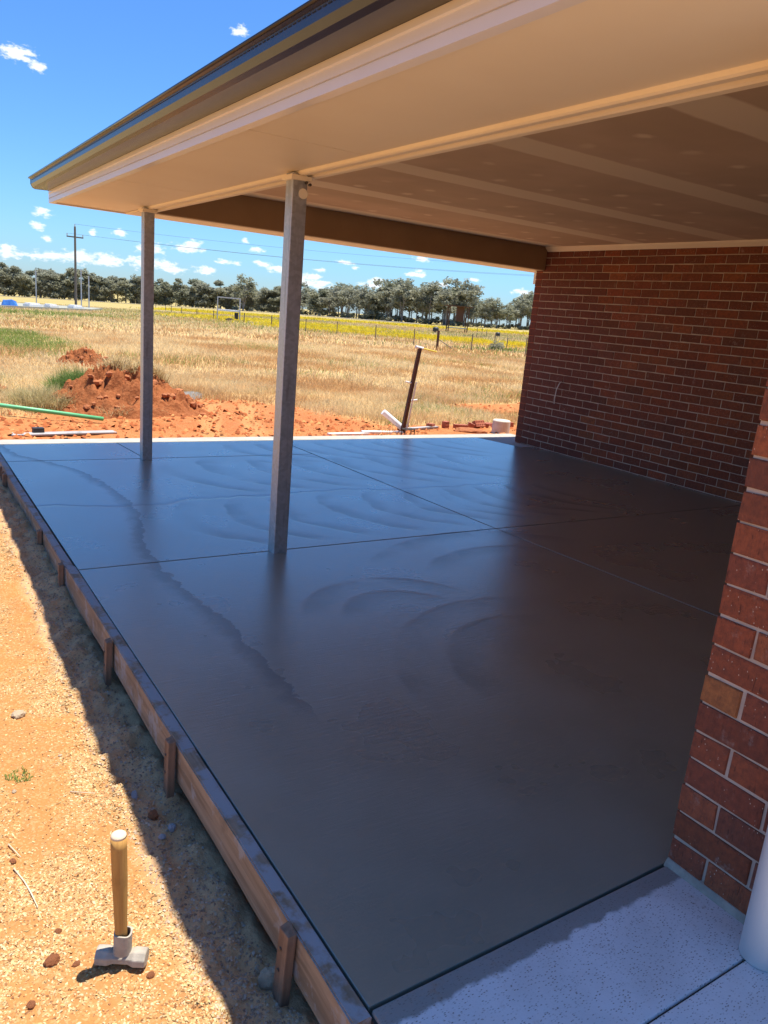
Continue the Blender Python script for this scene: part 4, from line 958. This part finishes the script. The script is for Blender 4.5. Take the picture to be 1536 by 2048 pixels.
# ------------------------------------------------------------------ trees
def make_tree(seed, h, dense):
    g = random.Random(seed); b = MB(); th = h*g.uniform(.26, .36)
    lean = Vector((g.uniform(-.06, .06), g.uniform(-.06, .06), 1)); r0 = h*.017
    top = lean*h*.78
    b.tube([Vector((0, 0, -.4)), lean*th*.6, lean*th, lean*h*.55, top], [r0, r0*.85, r0*.7, r0*.45, r0*.2], 6)
    if not dense and g.random() < .7:                       # a second stem from the base
        l2 = Vector((g.choice((-1, 1))*g.uniform(.10, .2), g.uniform(-.1, .1), 1)); b.tube([Vector((0, 0, -.3)), l2*h*.3, l2*h*.62], [r0*.8, r0*.55, r0*.2], 5)
    cen = []
    for k in range(g.randint(9, 12)):
        a = g.uniform(0, 6.28); q0 = lean*(th*g.uniform(.8, 2.0)); L = h*g.uniform(.18, .36)
        e_ = q0 + Vector((math.cos(a)*L*.85, math.sin(a)*L*.85, L*g.uniform(.35, .9)))
        b.tube([q0, q0.lerp(e_, .5)+Vector((0, 0, -.05*L)), e_], [r0*.4, r0*.28, r0*.12], 5)
        cen.append((*e_, h*g.uniform(.09, .16)))
        cen.append((*(q0.lerp(e_, .65)+Vector((g.uniform(-.1, .1)*h*.5, g.uniform(-.1, .1)*h*.5, h*.08))), h*g.uniform(.08, .13)))
    for k in range(5): cen.append((top.x+g.uniform(-.13, .13)*h, top.y+g.uniform(-.13, .13)*h, h*g.uniform(.68, .93), h*g.uniform(.08, .13)))
    if dense:
        for k in range(12): cen.append((g.uniform(-.27, .27)*h, g.uniform(-.27, .27)*h, h*g.uniform(.06, .6), h*.15))
    else:
        for k in range(3): cen.append((g.uniform(-.25, .25)*h, g.uniform(-.25, .25)*h, h*g.uniform(.03, .12), h*.07))
    tm = b.mesh('trunk', M['bark'])
    tmp = leafcloud('crown', None, cen, 3000 if dense else 1500, .34 if dense else .30, M['leaf'], seed+50, .75); cm = tmp.data; bpy.data.objects.remove(tmp)
    return tm, cm
protos_d = [make_tree(500+i, 8.0, True) for i in range(5)]; protos_o = [make_tree(600+i, 8.4, False) for i in range(7)]
g = random.Random(77)
LINE = [(0, 272), (8, 272), (16, 272), (25, 252), (31, 212), (36, 190), (39.5, 190), (43, 203), (48, 215), (56, 230)]
def line_r(a):
    for (a0, r0), (a1, r1) in zip(LINE, LINE[1:]):
        if a0 <= a <= a1: return r0 + (r1-r0)*(a-a0)/(a1-a0)
    return LINE[-1][1]
def plant(a, r, proto, s, label, group):
    x, y = CAM.x + r*math.sin(R(a)), CAM.y + r*math.cos(R(a))
    e = empty('gum_tree', label, 'tree', (x, y, gz(x, y)), group, g.uniform(0, 6.28)); e.scale = (s*1.15, s*1.15, s*g.uniform(.9, 1.1))
    link('trunk', proto[0], e); link('crown', proto[1], e)
a = .5
LB1 = ('dark dense gum tree standing in the far tree line beside the road', 'dense gums along the far road')
LB2 = ('open gum tree with a bare slender trunk in the right tree line', 'open gums behind the flower paddock')
while a < 55:
    dense = a < 26 or (a < 33 and g.random() < .4)
    r = line_r(a)
    for row in range(3):
        aa = a + g.uniform(-.35, .35); rr2 = r + row*g.uniform(7, 13)
        s = g.uniform(.78, 1.18)*(1.0 if dense else 1.12)
        if 9 < a < 14.5: s *= 1.0
        if 38.3 < a < 42: s *= .70
        plant(aa, rr2, g.choice(protos_d if dense and g.random() < .8 else protos_o), s, *(LB1 if dense else LB2))
    a += g.uniform(.48, .74) if dense else g.uniform(.55, .80)
plant(22.2, 245, protos_o[1], 1.42, 'tallest gum rising above the left tree line behind the white stand', None)
plant(33.7, 196, protos_o[2], 1.22, 'tall thin gum topping the right tree line', None)
plant(36.9, 186, protos_o[3], 1.20, 'broad leaning gum topping the right tree line near the platform frame', None)
# pale road in front of the left trees
rd = MB(); pr = []
for k in range(40):
    a_ = -4 + k*1.0; r = line_r(max(0, a_)) - 14
    pr.append((a_, r))
for a_, r in pr:
    for q in (r-3, r+3):
        x, y = CAM.x + q*math.sin(R(a_)), CAM.y + q*math.cos(R(a_)); rd.v.append((x, y, float(terr(x, y)) + .12))
for k in range(len(pr)-1): rd.f.append((k*2, k*2+2, k*2+3, k*2+1))
tag(rd.build('road', M['road']), kind='structure')
